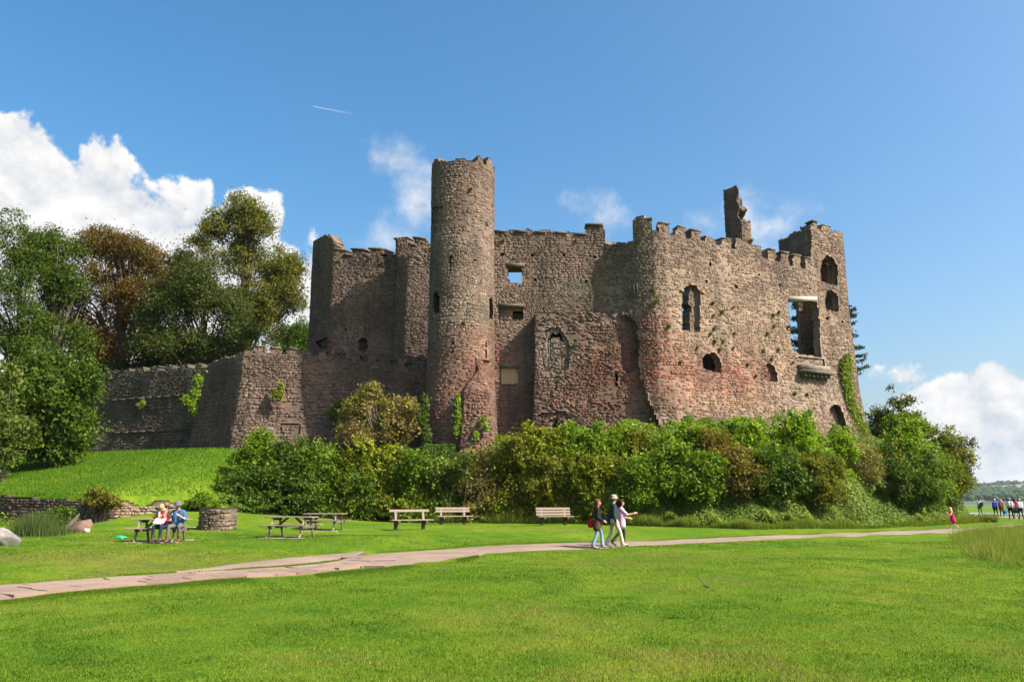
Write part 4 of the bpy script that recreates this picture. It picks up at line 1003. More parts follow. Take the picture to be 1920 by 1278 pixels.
# ---- bushes on the bank: (px, py, rx, ry, D, palette, leaf, label, name)
BANK = 'bushes on the castle bank'
SH = [
 (484, 862, 46, 46, 51.0, G_MID, .15, 'rounded green shrub at the left end of the bank below the bastion', 'shrub'),
 (560, 868, 42, 36, 50.5, G_DARK, .15, 'dark shrub below the blocked doorway of the bastion', 'shrub'),
 (612, 872, 40, 36, 50.2, G_MID, .16, 'mid green shrub right of the blocked bastion doorway', 'shrub'),
 (690, 878, 56, 44, 50.0, G_YEL, .21, 'broad leaved yellow green sycamore bush below the tawny bush', 'bush'),
 (775, 896, 52, 44, 50.3, G_MID, .17, 'green shrub below the left side of the round tower', 'shrub'),
 (845, 902, 50, 42, 50.0, [(.05, .08, .014), (.085, .125, .02), (.13, .16, .03)], .15, 'light green bramble below the round tower', 'bramble'),
 (915, 882, 44, 50, 50.6, TWIG, .13, 'brownish dry shrub below the tower buttress', 'shrub'),
 (970, 880, 38, 50, 50.0, G_OLIVE, .15, 'olive shrub below the boarded window', 'shrub'),
 (1012, 848, 36, 40, 51.3, G_YEL, .20, 'yellowish maple bush in front of the barred arch', 'bush'),
 (1090, 848, 50, 42, 51.5, G_MID, .17, 'green bush below the arched niche of the projecting chamber', 'bush'),
 (1160, 846, 40, 40, 51.5, G_BRIGHT, .14, 'feathery bright green bush below the overhanging bay', 'bush'),
 (1212, 852, 38, 44, 51.0, G_OLIVE, .18, 'olive tinged bush below the canted corner', 'bush'),
 (1285, 850, 46, 44, 50.8, G_BRIGHT, .15, 'fresh green bush right of the canted corner', 'bush'),
 (1340, 858, 34, 42, 50.2, RUSTY, .15, 'dull brown tinged shrub below the ragged red hole', 'shrub'),
 (1388, 836, 40, 44, 51.5, G_BRIGHT, .18, 'bright green elder below the smaller ragged hole', 'bush'),
 (1440, 856, 36, 42, 51.0, G_MID, .17, 'mid green bush left of the tall bright elder', 'bush'),
 (1498, 832, 44, 48, 53.0, G_BRIGHT, .19, 'tall bright green elder below the corbelled ledge', 'bush'),
 (1555, 862, 36, 38, 53.5, G_BRIGHT, .17, 'bright green bush left of the low doorway', 'bush'),
 (1635, 868, 52, 40, 55.0, TWIG, .12, 'tangled brown leafless bramble below the ivy corner', 'bramble'),
 (1690, 842, 38, 42, 58.0, G_BRIGHT, .17, 'green bush at the foot of the ivy covered corner', 'bush'),
 (1735, 876, 48, 52, 57.5, G_MID, .17, 'rounded mid green bush on the right shoulder of the bank', 'bush'),
 (1786, 885, 40, 58, 60.5, [(.06, .07, .018), (.085, .1, .02), (.12, .11, .035)], .14, 'brownish green thorn bush at the right end of the bank', 'bush'),
 (1646, 792, 52, 58, 63.5, [(.045, .065, .012), (.075, .10, .014), (.125, .125, .025)], .18, 'dark tree-like shrub behind the ivy corner against the clouds', 'shrub'),
 (1702, 822, 40, 40, 62.0, G_MID, .17, 'green bush bridging the dark shrub and the right shoulder of the bank', 'bush'),
 (1762, 858, 42, 44, 60.0, G_OLIVE, .16, 'olive bush on the slope just left of the thorn bush', 'bush'),
 (470, 922, 50, 40, 49.4, G_DARK, .15, 'dark low shrub at the left foot of the bank', 'shrub'),
 (560, 925, 48, 38, 49.6, G_DARK, .15, 'dark low shrub behind the two picnic tables', 'shrub'),
 (655, 930, 52, 38, 49.6, G_DARK, .16, 'deep green low shrub right of the rear picnic table', 'shrub'),
 (1055, 905, 44, 42, 49.6, G_OLIVE, .16, 'olive shrub behind the three slat bench', 'shrub'),
 (1125, 908, 46, 44, 49.0, G_YEL, .19, 'yellow leaved shrub behind the three walkers', 'shrub'),
 (1208, 905, 44, 42, 48.6, G_MID, .15, 'green shrub in the middle of the bank right of the walkers', 'shrub'),
 (1300, 898, 46, 40, 48.4, G_MID, .18, 'drooping green elder halfway up the bank below the red stained wall', 'bush'),
 (1378, 890, 42, 40, 48.8, RUSTY, .14, 'rusty tinged shrub halfway up the bank below the bright elder', 'shrub'),
 (1455, 898, 44, 40, 49.2, G_DARK, .17, 'dark green shrub above the pale ivy', 'shrub'),
 (1535, 905, 46, 40, 50.5, G_OLIVE, .15, 'olive shrub halfway up the bank below the low doorway', 'shrub'),
 (1712, 915, 46, 44, 54.5, G_DARK, .18, 'dark green bush above the running child', 'bush'),
]
for i, (px, py, rx, ry, D, pal, lf, lab, nm) in enumerate(SH):
    if px > 1180 and py > 880: py, ry = py - 14, ry * .78
    rg = np.random.default_rng(100 + i); m_ = mpp(D); c = at(px, py, D); ztp = c[2] + ry * m_; zg = float(gz(c[0], c[1] - .3)); zb = zg if px < 1000 else max(zg, c[2] - ry * m_ * 1.25); hgt = max(1.0, ztp - zb); rxm = rx * m_ * 1.3
    lob = []
    for k in range(11):
        f = (k + .4) / 11; r_ = rxm * (.50 + .22 * math.sin(math.pi * f)) * rg.uniform(.75, 1.2)
        lob.append((c[0] + rg.uniform(-.55, .55) * rxm, max(c[1] - (1 - f) * .4 + rg.uniform(-.4, .4), float(base_y(c[0])) + .55 * r_ - .1), zb + f * hgt * .9, r_, r_ * .6, max(.35, hgt * .17) * rg.uniform(.8, 1.2)))
    for k in range(4): lob.append((c[0] + rg.uniform(-.7, .7) * rxm, c[1] + rg.uniform(-.4, .3), ztp - rg.uniform(.0, .5), .22, .22, rg.uniform(.35, .65)))
    base = (c[0], c[1] + .4, float(gz(c[0], c[1] + .4)))
    tw_ = pal is TWIG
    plant(nm, lab, nm, base, lob, pal, 295 if not tw_ else 250, 46 if not tw_ else 40, .25, lf * .80, 200 + i, .03, 22 if not tw_ else 60, BANK, inner=.3, stems=5 if not tw_ else 46, crown='foliage', bark=M_BARKP if tw_ else M_BARK, zmin=-1.1, mat=M_LEAFB)
# the tawny bush by the tower
plant('tawny_bush', 'large tawny twiggy bush with green tips against the wall left of the tower', 'bush', (*xy(712, 830, 55.0), float(gz(*xy(712, 830, 55.0)))), plobes([(690, 765, 50, 34), (735, 780, 48, 36), (660, 795, 36, 34), (715, 810, 62, 34), (770, 808, 32, 28), (690, 742, 30, 20)], 55, .9), TWIG, 420, 40, .28, .13, 55, .04, 110, stems=90, crown='foliage', bark=M_BARKP, inner=.3, mat=M_LEAFB)
# ---- ivy curtain on the lower bank: one uncountable mass
def bank_leaves(xr, fr, n, size, pal, seed, lump=.55, name='ivy', label=None, catg='ivy', keepf=None):
    rg = np.random.default_rng(seed); x = rg.uniform(*xr, n); w = np.interp(x, WX_, WZ_)
    f = rg.uniform(0, 1, n) ** .8 * (fr[1] - fr[0]) + fr[0]; y = base_y(x) + f * w
    lm = lump * (fbm(x * .75, f * w * .35, 0, seed, 3) - .25); 
    lm = lm + .3 * (vn(x * 1.7, f * 3, 0, seed + 3) - .5)
    z = gz(x, y); e = .15; nxn = -(gz(x + e, y) - gz(x - e, y)) / (2 * e); nyn = -(gz(x, y + e) - gz(x, y - e)) / (2 * e)
    N = unit(np.stack([nxn, nyn, np.ones(n)], -1)); P = np.stack([x, y, z], -1) + N * (lm.clip(0.02)[:, None] + rg.uniform(-.12, .12, (n, 1)))
    Nl = unit(N + np.array([.2, -.6, .1]) + .7 * rg.normal(size=(n, 3)))
    if keepf is not None:
        k = keepf(P); P, Nl, x, f = P[k], Nl[k], x[k], f[k]; n = len(P)
    t = .5 * fbm(x * .6, f * 5, 0, seed + 5, 2) + .5 * rg.random(n); col = pal_pick(pal, n, rg, t)
    V, Fq, Cc = leaf_geom(P, Nl, size * rg.uniform(.6, 1.35, n), col, rg, 1.25)
    return props(mobj(name, V, Fq, M_LEAFB, None, Cc), label, catg, None, 'stuff')
IVY = [(.045, .085, .010), (.085, .140, .014), (.145, .205, .024), (.22, .265, .06)]
bank_leaves((gx(1010, 49), XR + .1), (-.02, .66), 70000, .105, IVY, 301, 1.5, 'ivy', 'glossy ivy hanging in curtains over the lower bank', 'ivy')
bank_leaves((gx(1000, 49), XR + .1), (-.02, .75), 42000, .12, G_MID, 304, .35, 'ivy', 'low ground ivy matted over the bank face beneath the hanging curtains', 'ivy')
bank_leaves((gx(410, 48), gx(1030, 50)), (-.03, .85), 50000, .12, G_DARK, 302, 1.7, 'undergrowth', 'dark leafy undergrowth filling the left part of the bank', 'undergrowth', lambda P: np.abs(P[:, 0] - gx(880, 53)) > -1)
bank_leaves((gx(1000, 49), XR), (.34, 1.02), 64000, .125, G_MID, 303, 2.0, 'undergrowth', 'tangled green undergrowth filling the upper bank below the castle', 'undergrowth')
# right flank of the bank
rg = np.random.default_rng(310); n = 9000; y = rg.uniform(61, 84, n); f = rg.random(n); x = XR + .3 - f * 3.0 + .04 * (y - 62); z = gz(x, y) + rg.uniform(0, .5, n)
P = np.stack([x + rg.uniform(-.3, .3, n), y, z], -1); V, Fq, Cc = leaf_geom(P, unit(np.array([.8, -.4, .5]) + .7 * rg.normal(size=(n, 3))), rg.uniform(.08, .17, n), pal_pick(TWIG + G_OLIVE, n, rg, rg.random(n)), rg, 1.4)
props(mobj('bramble_thicket', V, Fq, M_LEAF, None, Cc), 'dry brown bramble thicket wrapping the right flank of the bank', 'thicket', None, 'stuff')
# ---- ivy on the castle's right corner
rg = np.random.default_rng(320); n = 4600
py_ = rg.uniform(664, 815, n); cxp = np.interp(py_, [664, 700, 740, 780, 815], [1590, 1588, 1594, 1606, 1622]); wdt = np.interp(py_, [664, 680, 720, 815], [5, 9, 7, 10])
px_ = cxp + rg.normal(0, .55, n) * wdt; P = []
for a_, b_ in zip(px_, py_):
    D_ = 61.1 - 1.0 * float(batt(np.array(zat(a_, b_, 61)))) + .02 * (a_ - 1590); P.append(at(a_, b_, D_ - rg.uniform(0.10, .4)))
P = np.array(P); V, Fq, Cc = leaf_geom(P, unit(np.array([.5, -.9, .2]) + .6 * rg.normal(size=(n, 3))), rg.uniform(.09, .17, n), pal_pick([(.08, .13, .010), (.15, .21, .015), (.24, .29, .025)], n, rg, rg.random(n)), rg, 1.3)
props(mobj('climbing_ivy', V, Fq, M_LEAF, None, Cc), 'yellow green ivy climbing the right corner of the castle', 'ivy', None, 'thing')
# ---- other climbers and weeds on the walls
def climber(name, label, pts, D, n, pal, seed, size=.12):
    rg = np.random.default_rng(seed); k = rg.integers(0, len(pts), n); A = np.array(pts)[k]
    px = A[:, 0] + rg.normal(0, .5, n) * A[:, 2]; py = A[:, 1] + rg.normal(0, .5, n) * A[:, 3]
    P = np.stack([at(a, b, D - rg.uniform(0, .35)) for a, b in zip(px, py)]); V, Fq, Cc = leaf_geom(P, unit(np.array([.3, -.9, .5]) + .6 * rg.normal(size=(n, 3))), rg.uniform(.6, 1.3, n) * size, pal_pick(pal, n, rg, rg.random(n)), rg, 1.4)
    return props(mobj(name, V, Fq, M_LEAF, None, Cc), label, 'plant', None, 'thing')
climber('climbing_plant', 'green creeper hanging in the angle left of the bastion', [(372, 712, 9, 10), (366, 735, 8, 12), (358, 755, 8, 10), (350, 748, 10, 8), (364, 770, 5, 8)], 61.2, 1300, G_BRIGHT, 401)
climber('climbing_plant', 'leafy creeper on the shaded side of the tower buttress', [(858, 750, 5, 12), (860, 780, 6, 16), (857, 805, 6, 12)], 53.2, 900, G_BRIGHT, 402)
climber('climbing_plant', 'dark ivy at the left foot of the round tower', [(797, 755, 7, 14), (792, 785, 10, 16), (800, 815, 9, 16)], 53.6, 900, G_DARK, 403)
climber('climbing_plant', 'sprigs of green weed on the lit face of the tower buttress', [(905, 790, 6, 8), (912, 800, 5, 9), (893, 815, 5, 8), (910, 782, 3, 5)], 52.8, 350, G_BRIGHT, 404)
climber('wall_shrub', 'small round shrub growing out of the bastion face', [(522, 742, 9, 9), (526, 722, 5, 6), (520, 736, 11, 7)], 58.5, 900, G_YEL, 405)
climber('wall_shrub', 'dark shrub in the shade behind the tawny bush', [(640, 760, 16, 12), (625, 775, 12, 10)], 58.8, 900, G_DARK, 406)
climber('wall_plant', 'pink flowered weed on the garden wall left of the bastion', [(268, 755, 5, 6), (262, 760, 6, 4)], 65.6, 250, G_YEL, 407)
TUFT = 'weed tufts rooted in the castle walls'
k = 0; TUFTS = []
for W_, lst in ((WG, [(1334, 568, 5), (1352, 583, 5), (1335, 591, 4), (1336, 614, 5), (1372, 576, 3), (1336, 640, 5), (1345, 655, 5), (1352, 640, 4), (1328, 626, 4), (1373, 625, 3), (1448, 611, 5), (1435, 625, 6), (1448, 590, 4), (1475, 612, 4), (1458, 585, 4), (1427, 657, 4), (1442, 672, 5), (1455, 655, 4), (1396, 683, 4), (1411, 705, 3), (1480, 680, 3), (1303, 652, 3), (1226, 543, 6), (1232, 562, 9), (1222, 572, 6), (1252, 612, 5), (1271, 679, 4), (1215, 660, 4), (1408, 450, 6), (1482, 737, 4), (1505, 739, 4), (1370, 652, 4)]),
             (WH, [(945, 449, 5), (929, 453, 4), (1080, 450, 4)]), (WT, [(883, 354, 4), (834, 363, 4), (870, 604, 4)]), (WC, [(1146, 660, 4), (1068, 645, 3), (1078, 646, 3)]), (WL2, [(636, 488, 5), (694, 483, 4), (718, 491, 5), (768, 480, 4)])):
    for (px, py, r_) in lst:
        h_ = W_.hit(px, py)
        if h_ is None: continue
        rg = np.random.default_rng(500 + k); k += 1; n = 16 + int(r_ * 9)
        c = W_.pos(np.array(h_[1]), np.array(h_[2]), .05); m_ = mpp(c[1]) * r_ * .7
        nn3 = np.array([h_[4][0], h_[4][1], 0.0])
        P = c + rg.normal(0, .45, (n, 3)) * m_ + nn3 * rg.uniform(0.01, .09, (n, 1)) - np.array([0, 0, 1]) * rg.uniform(0, .5, (n, 1)) * m_
        V, Fq, Cc = leaf_geom(P, unit(nn3 + [0, 0, .6] + .6 * rg.normal(size=(n, 3))), rg.uniform(.05, .11, n), pal_pick([(.05, .07, .012), (.09, .115, .018), (.14, .15, .03)], n, rg, rg.random(n)), rg, 1.6)
        TUFTS.append((mobj('weed_tuft', V, Fq, M_LEAF, None, Cc, origin=c), px, py))

FEAT = [('tall narrow window', 1296, 578), ('larger ragged red hole', 1334, 680), ('smaller ragged hole', 1442, 698), ('big square opening', 1508, 612), ('corbelled ledge', 1518, 702), ('chimney stack', 1393, 420),
        ('canted corner', 1225, 600), ('square hall window', 966, 517), ('hall corner merlon', 1118, 428), ('top of the round tower', 868, 300), ('dark tower hole', 819, 567), ('arched niche', 1040, 655),
        ('shadowed recess', 1180, 650), ('gate range battlements', 690, 472), ('highest merlons', 772, 452)]
buckets = {}
for o_, px, py in TUFTS:
    nm_, fx, fy = min(FEAT, key=lambda f: (f[1] - px) ** 2 + (f[2] - py) ** 2); dx, dy = px - fx, py - fy
    way = ('right of' if dx > 0 else 'left of') if abs(dx) > 1.6 * abs(dy) else ('below' if dy > 0 else 'above') if abs(dy) > 1.6 * abs(dx) else ('below and ' if dy > 0 else 'above and ') + ('right of' if dx > 0 else 'left of')
    buckets.setdefault((nm_, way), []).append((math.hypot(dx, dy), o_))
ORD = ['closest', 'second closest', 'third closest', 'fourth closest', 'fifth closest', 'sixth closest', 'seventh closest', 'eighth closest', 'ninth closest', 'tenth closest']
for (nm_, way), lst in buckets.items():
    lst.sort(key=lambda q_: q_[0])
    for r_, (_d, o_) in enumerate(lst):
        props(o_, ('small weed tuft in the masonry %s the %s' % (way, nm_)) if len(lst) == 1 else ('weed tuft %s the %s, %s to it' % (way, nm_, ORD[r_])), 'weed', TUFT, 'thing')

# ================================================================== GRASS
def blades(x, y, h, w, pal, rg, lean=.45, tt=None):
    n = len(x); z = gz(x, y); a = rg.uniform(0, 6.283, n); l = rg.normal(0, lean, n) * h; b = rg.uniform(0, 6.283, n)
    V = np.empty((n, 3, 3)); cx, sx = np.cos(a) * w * .5, np.sin(a) * w * .5
    V[:, 0] = np.stack([x - cx, y - sx, z - .005], -1); V[:, 1] = np.stack([x + cx, y + sx, z - .005], -1)
    V[:, 2] = np.stack([x + np.cos(b) * l, y + np.sin(b) * l, z + h], -1)
    col = pal_pick(pal, n, rg, rg.random(n) if tt is None else tt)
    return V.reshape(-1, 3), np.arange(n * 3).reshape(n, 3), np.repeat(col, 3, 0)
rg = np.random.default_rng(600); N0 = 390000
dd_ = 6.3 * (34 / 6.3) ** (rg.random(N0) ** 1.05); xx = rg.uniform(-.72, .72, N0) * dd_; yy = dd_
on_path = (yy > path_n(xx) - .05) & (yy < path_y(xx) + .05)
bA = np.array([gpt(*p) for p in bn]); bB = np.array([gpt(*p) for p in bf])
on_path |= (xx > bA[0, 0] - .2) & (xx < bA[-1, 0] + .3) & (yy > np.interp(xx, bA[:, 0], bA[:, 1])) & (yy < np.interp(xx, bB[:, 0], bB[:, 1]))
xx, yy, dd_ = xx[~on_path], yy[~on_path], dd_[~on_path]
patch = fbm(xx * .55, yy * .55, 0, 61, 3)
hh = (.012 + .020 * patch) * (1 + dd_ * .012) * rg.uniform(.6, 1.3, len(xx)) ; ww = .0055 * (1 + dd_ * .09)
GR = [(.058, .122, .010), (.108, .205, .014), (.165, .255, .022), (.26, .28, .05), (.28, .215, .08)]
tt = np.clip(1.3 * (fbm(xx * 1.1, yy * .9, 0, 62, 4) - .5) + 1.0 * (fbm(xx * .22, yy * .22, 0, 63, 2) - .5) + .40 + .5 * (rg.random(len(xx)) - .5), 0, 1)
V, Fq, Cc = blades(xx, yy, hh, ww, GR, rg, .6, tt); Cc *= np.repeat(rg.uniform(.65, 1.3, len(xx)), 3)[:, None]
props(mobj('grass', V, Fq, M_BLADE, None, Cc), 'short mown lawn grass spreading over the foreground', 'grass', None, 'stuff')
# longer grass fringing the path
s_ = rg.random(60000); X1 = rg.uniform(gx(-40, 13.5), gx(900, 25), 60000); off = np.abs(rg.normal(0, .45, 60000))
Y1 = path_n(X1) - .04 - off; dens = fbm(X1 * .5, Y1 * .5, 0, 71, 2) > .42
X2 = rg.uniform(gx(-40, 13.5), gx(1900, 44), 26000); Y2 = path_y(X2) + .02 + np.abs(rg.normal(0, .15, 26000))
X3 = np.r_[X1[dens], X2]; Y3 = np.r_[Y1[dens], Y2]
V, Fq, Cc = blades(X3, Y3, rg.uniform(.015, .05, len(X3)), .010 + .0 * X3, [(.06, .13, .007), (.10, .19, .010), (.15, .24, .018)], rg, .6)
props(mobj('edge_grass', V, Fq, M_BLADE, None, Cc), 'longer grass fringing the edges of the path', 'grass', None, 'stuff')
# rough tall grass at the right edge
poly = [gpt(*p) for p in [(1788, 1018), (1796, 1004), (1850, 994), (1925, 988), (2010, 984), (2010, 1090), (1925, 1068), (1895, 1060), (1850, 1046), (1815, 1032)]]
x0, y0 = np.min(poly, 0); x1, y1 = np.max(poly, 0); X = rg.uniform(x0, x1, 260000); Y = rg.uniform(y0, y1, 260000); jx_ = 2.2 * (fbm(X * .7, Y * .5, 0, 83, 3) - .5); kk = inpoly(X + jx_ + rg.normal(0, .12, len(X)), Y + jx_ * 1.5 + rg.normal(0, .3, len(X)), poly); X, Y = X[kk][:70000], Y[kk][:70000]
cl_ = fbm(X * 1.1, Y * 1.1, 0, 81, 3)
V, Fq, Cc = blades(X, Y, (.02 + .75 * np.clip(cl_ - .25, 0, 1) * 1.3) * rg.uniform(.5, 1.2, len(X)), .014 + 0 * X, [(.085, .16, .010), (.135, .22, .018), (.21, .265, .04), (.36, .335, .12)], rg, .8, np.clip(cl_ * .7 + .5 * (rg.random(len(X)) - .2), 0, 1))
props(mobj('tall_grass', V, Fq, M_BLADE, None, Cc), 'rough tall seeding grass at the right edge of the lawn', 'grass', None, 'stuff')
# grassy crest in front of the tower, and the sunny slope on the left
X = rg.uniform(gx(740, 53), gx(1000, 53), 26000); Y = base_y(X) + rg.uniform(.55, 1.25, 26000) * np.interp(X, WX_, WZ_)
crest = np.exp(-((X - gx(930, 52)) / 1.3) ** 2)
V, Fq, Cc = blades(X, Y, (.18 + .75 * crest) * rg.uniform(.4, 1.1, len(X)), .035 + 0 * X, G_BRIGHT, rg, .35)
props(mobj('bank_grass', V, Fq, M_BLADE, None, Cc), 'long bright grass on the bank crest at the foot of the tower', 'grass', None, 'stuff')
X = rg.uniform(-46, -11, 75000); Y = base_y(X) + rg.uniform(0.2, 17, 75000)
V, Fq, Cc = blades(X, Y, rg.uniform(.05, .16, 75000), .045 + 0 * X, [(.056, .145, .006), (.086, .198, .008), (.130, .245, .012)], rg, .5)
props(mobj('slope_grass', V, Fq, M_BLADE, None, Cc), 'bright sunlit grass on the slope below the garden wall', 'grass', None, 'stuff')
n = 60000; X = rg.uniform(gx(800, 50), XR + 1, n); Y = base_y(X) - .25 + np.abs(rg.normal(0, .28, n)); cl_ = fbm(X * .9, Y, 0, 85, 2)
V, Fq, Cc = blades(X, Y, (.14 + 1.1 * np.clip(cl_ - .25, 0, 1)) * rg.uniform(.4, 1.1, n), .028 + 0 * X, [(.09, .17, .010), (.16, .25, .02), (.25, .31, .05), (.34, .34, .10)], rg, .4, np.clip(cl_ * .6 + .6 * (rg.random(n) - .2), 0, 1))
props(mobj('foot_grass', V, Fq, M_BLADE, None, Cc), 'long pale grass and weeds along the foot of the bank', 'grass', None, 'stuff')
# daisies dotted over the slope and the lawn
n = 420; X = np.r_[rg.uniform(-40, -12, n // 2), rg.uniform(-16, 4, n // 2)]; Y = np.r_[base_y(X[:n // 2]) + rg.uniform(.5, 15, n // 2), rg.uniform(27, 46, n // 2)]
ok = ~((Y > path_n(X) - .3) & (Y < path_y(X) + .3)); X, Y = X[ok], Y[ok]; P = np.stack([X, Y, gz(X, Y) + .07], -1)
V, Fq, Cc = leaf_geom(P, unit(np.array([.1, -.3, 1.]) + .3 * rg.normal(size=(len(X), 3))), rg.uniform(.022, .04, len(X)), np.ones((len(X), 3)) * np.array([.6, .6, .52]), rg, 1.0)
props(mobj('daisies', V, Fq, M_LEAF, None, Cc), 'tiny white daisies dotted over the lawn and grassy slope', 'flowers', None, 'stuff')
# reeds in the hollow
rx_, ry_, _z = ghit(68, 1003); X = rg.normal(rx_, .5, 3000); Y = rg.normal(ry_, .4, 3000)
V, Fq, Cc = blades(X, Y, rg.uniform(.35, 1.1, 3000) * np.exp(-((X - rx_) / 1.1) ** 2), .02 + 0 * X, [(.05, .10, .02), (.1, .16, .04), (.18, .2, .07)], rg, .32)
props(mobj('reed_clump', V, Fq, M_BLADE, None, Cc), 'clump of pale green reeds in the hollow beside the boulder', 'reeds', None, 'thing')
# ================================================================== WALLS, ROCKS AND THE PEN ON THE LEFT
rw = empty('retaining_wall', (-22.0, 40.5, 0.6), 0, 'dark dry stone retaining wall in the hollow at the left edge', 'wall', None, 'thing')
WR = Wall([xy(-90, 960, 48.6), xy(0, 960, 46.3), xy(100, 960, 44.3), xy(186, 960, 42.6)], -0.6, 1.95, 0.5, lambda z: 0.12 * (1 - ss(0, 1.6, z)), 0.06, 70)
build_wall('wall', WR, lambda px, py, U_, Z_: Z_ < np.interp(U_, [0, WR.U[-1]], [2.0, 1.62]) + .16 * (vn(U_ * 1.8, 0, 0, 6) - .5), rw, [], dict(dark=1.6, purple=1.0, brown=.8, grey=.4), du=.12, sh=(.08, .2), sl=(.2, .6), prot=.05, split=170, core=(.07, .055, .045), patch=0)
lw = empty('low_wall', (-18.5, 41.5, 1.0), 0, 'low tumbled line of pale wall stones below the sunny slope', 'wall', None, 'thing')
WLo = Wall([xy(180, 950, 42.7), xy(250, 950, 43.6), xy(335, 950, 45.0)], 0.4, 2.0, 0.5, None, .08, 71)
build_wall('wall', WLo, lambda px, py, U_, Z_: Z_ < 1.52 + .10 * np.sin(U_ * 2.1) + .28 * (vn(U_ * 1.3, 0, 0, 16) - .5), lw, [], dict(buff=1.4, brown=1.2, pale=.5, red=.3, grey=.8), du=.12, sh=(.12, .26), sl=(.22, .6), prot=.09, split=110, core=(.12, .10, .07), patch=0)
# bramble and shrub tufts along these walls
def mound(name, label, px, py, D, rx, ry, pal, seed, lf=.10, n=90, catg='bush'):
    lob = plobes([(px, py, rx, ry), (px - rx * .5, py + ry * .3, rx * .6, ry * .7), (px + rx * .5, py + ry * .3, rx * .6, ry * .7)], D, .8); c = at(px, py, D)
    return plant(name, label, catg, (c[0], c[1], float(gz(c[0], c[1]))), lob, pal, n, 40, .16, lf, seed, .02, 20, None, inner=.4, stems=10, crown='foliage')
mound('bramble_bush', 'brownish bramble sprawling over the end of the dark retaining wall', 190, 937, 42.3, 32, 14, G_OLIVE + BROWN[:2], 801)
mound('ivy_bush', 'ivy clump on the low wall behind the seated couple', 385, 944, 45.5, 34, 11, G_MID, 802)
mound('dark_bush', 'dark green bush in the hollow between reeds and leaning stone', 120, 968, 41.0, 22, 20, G_DARK, 803)
mound('dark_bush', 'dark low plants behind the pale boulder at the left edge', 12, 992, 37.0, 26, 16, G_MID, 804)
# round stone pen
pc = ghit(396, 994)[:2]; pc = (pc[0], pc[1] + .7); pz = float(gz(*pc)); PR = 0.76
pen = empty('stone_pen', (pc[0], pc[1], pz), 0, 'low round drystone pen standing on the lawn behind the seated couple', 'pen', None, 'thing')
th = np.linspace(R(90), R(450), 49); pp = np.stack([pc[0] + PR * np.cos(th), pc[1] + PR * np.sin(th)], -1); pp[-1] = pp[0]
WP = Wall(pp, pz - .15, pz + .90, .28, lambda z: .0 * z, .02, 72)
build_wall('wall', WP, None, pen, [], dict(brown=1.4, buff=1.0, grey=1.0, purple=.6, pale=.5), du=.09, sh=(.08, .15), sl=(.14, .34), prot=.03, split=130, core=(.14, .11, .085), patch=0)
# rocks
def rock(name, label, px, py, z, size, seed, col, catg='rock', rot=0.0, flat=1.0):
    x, y, zz = ghit(px, py); rg = np.random.default_rng(seed)
    bm = bmesh.new(); bmesh.ops.create_icosphere(bm, subdivisions=4, radius=1.0)
    V = np.array([v.co[:] for v in bm.verts]); Fx = np.array([[l.vert.index for l in f.loops] for f in bm.faces]); bm.free()
    for _ in range(9):                                       # chop facets
        nrm = unit(rg.normal(size=3)); dcut = rg.uniform(.62, .86); k = V @ nrm; V = V - np.maximum(0, k - dcut)[:, None] * nrm
    V *= 1 + .10 * (fbm(V[:, 0] * 2.2 + 9, V[:, 1] * 2.2, V[:, 2] * 2.2, seed, 4) - .5)[:, None]
    V = V * np.array(size); c, s = math.cos(rot), math.sin(rot); V = np.stack([V[:, 0] * c - V[:, 2] * s, V[:, 1], V[:, 0] * s + V[:, 2] * c], -1)
    V += np.array([x, y, zz + size[2] * .35 * flat]); cc = np.array(col) * (0.75 + .5 * fbm(V[:, 0] * 3, V[:, 1] * 3, V[:, 2] * 3, seed, 3))[:, None]
    return props(mobj(name, V, Fx, M_STONE, None, cc, True, origin=(x, y, zz)), label, catg, None, 'thing')
rock('boulder', 'smooth pale grey boulder with orange lichen cut by the left edge', 3, 1021, .1, (.62, .45, .40), 31, (.24, .225, .21))
rock('leaning_stone', 'reddish brown boulder leaning beside the hollow', 150, 996, .3, (.62, .4, .36), 32, (.20, .125, .095), rot=R(18))
rock('stone_slab', 'long tilted stone edging the hollow beside the reddish boulder', 128, 992, .2, (.75, .18, .13), 33, (.22, .18, .14), rot=R(50), flat=2.2)
rock('small_stone', 'small pale stone at the foot of the reddish boulder', 163, 997, .3, (.16, .12, .13), 34, (.30, .28, .24))

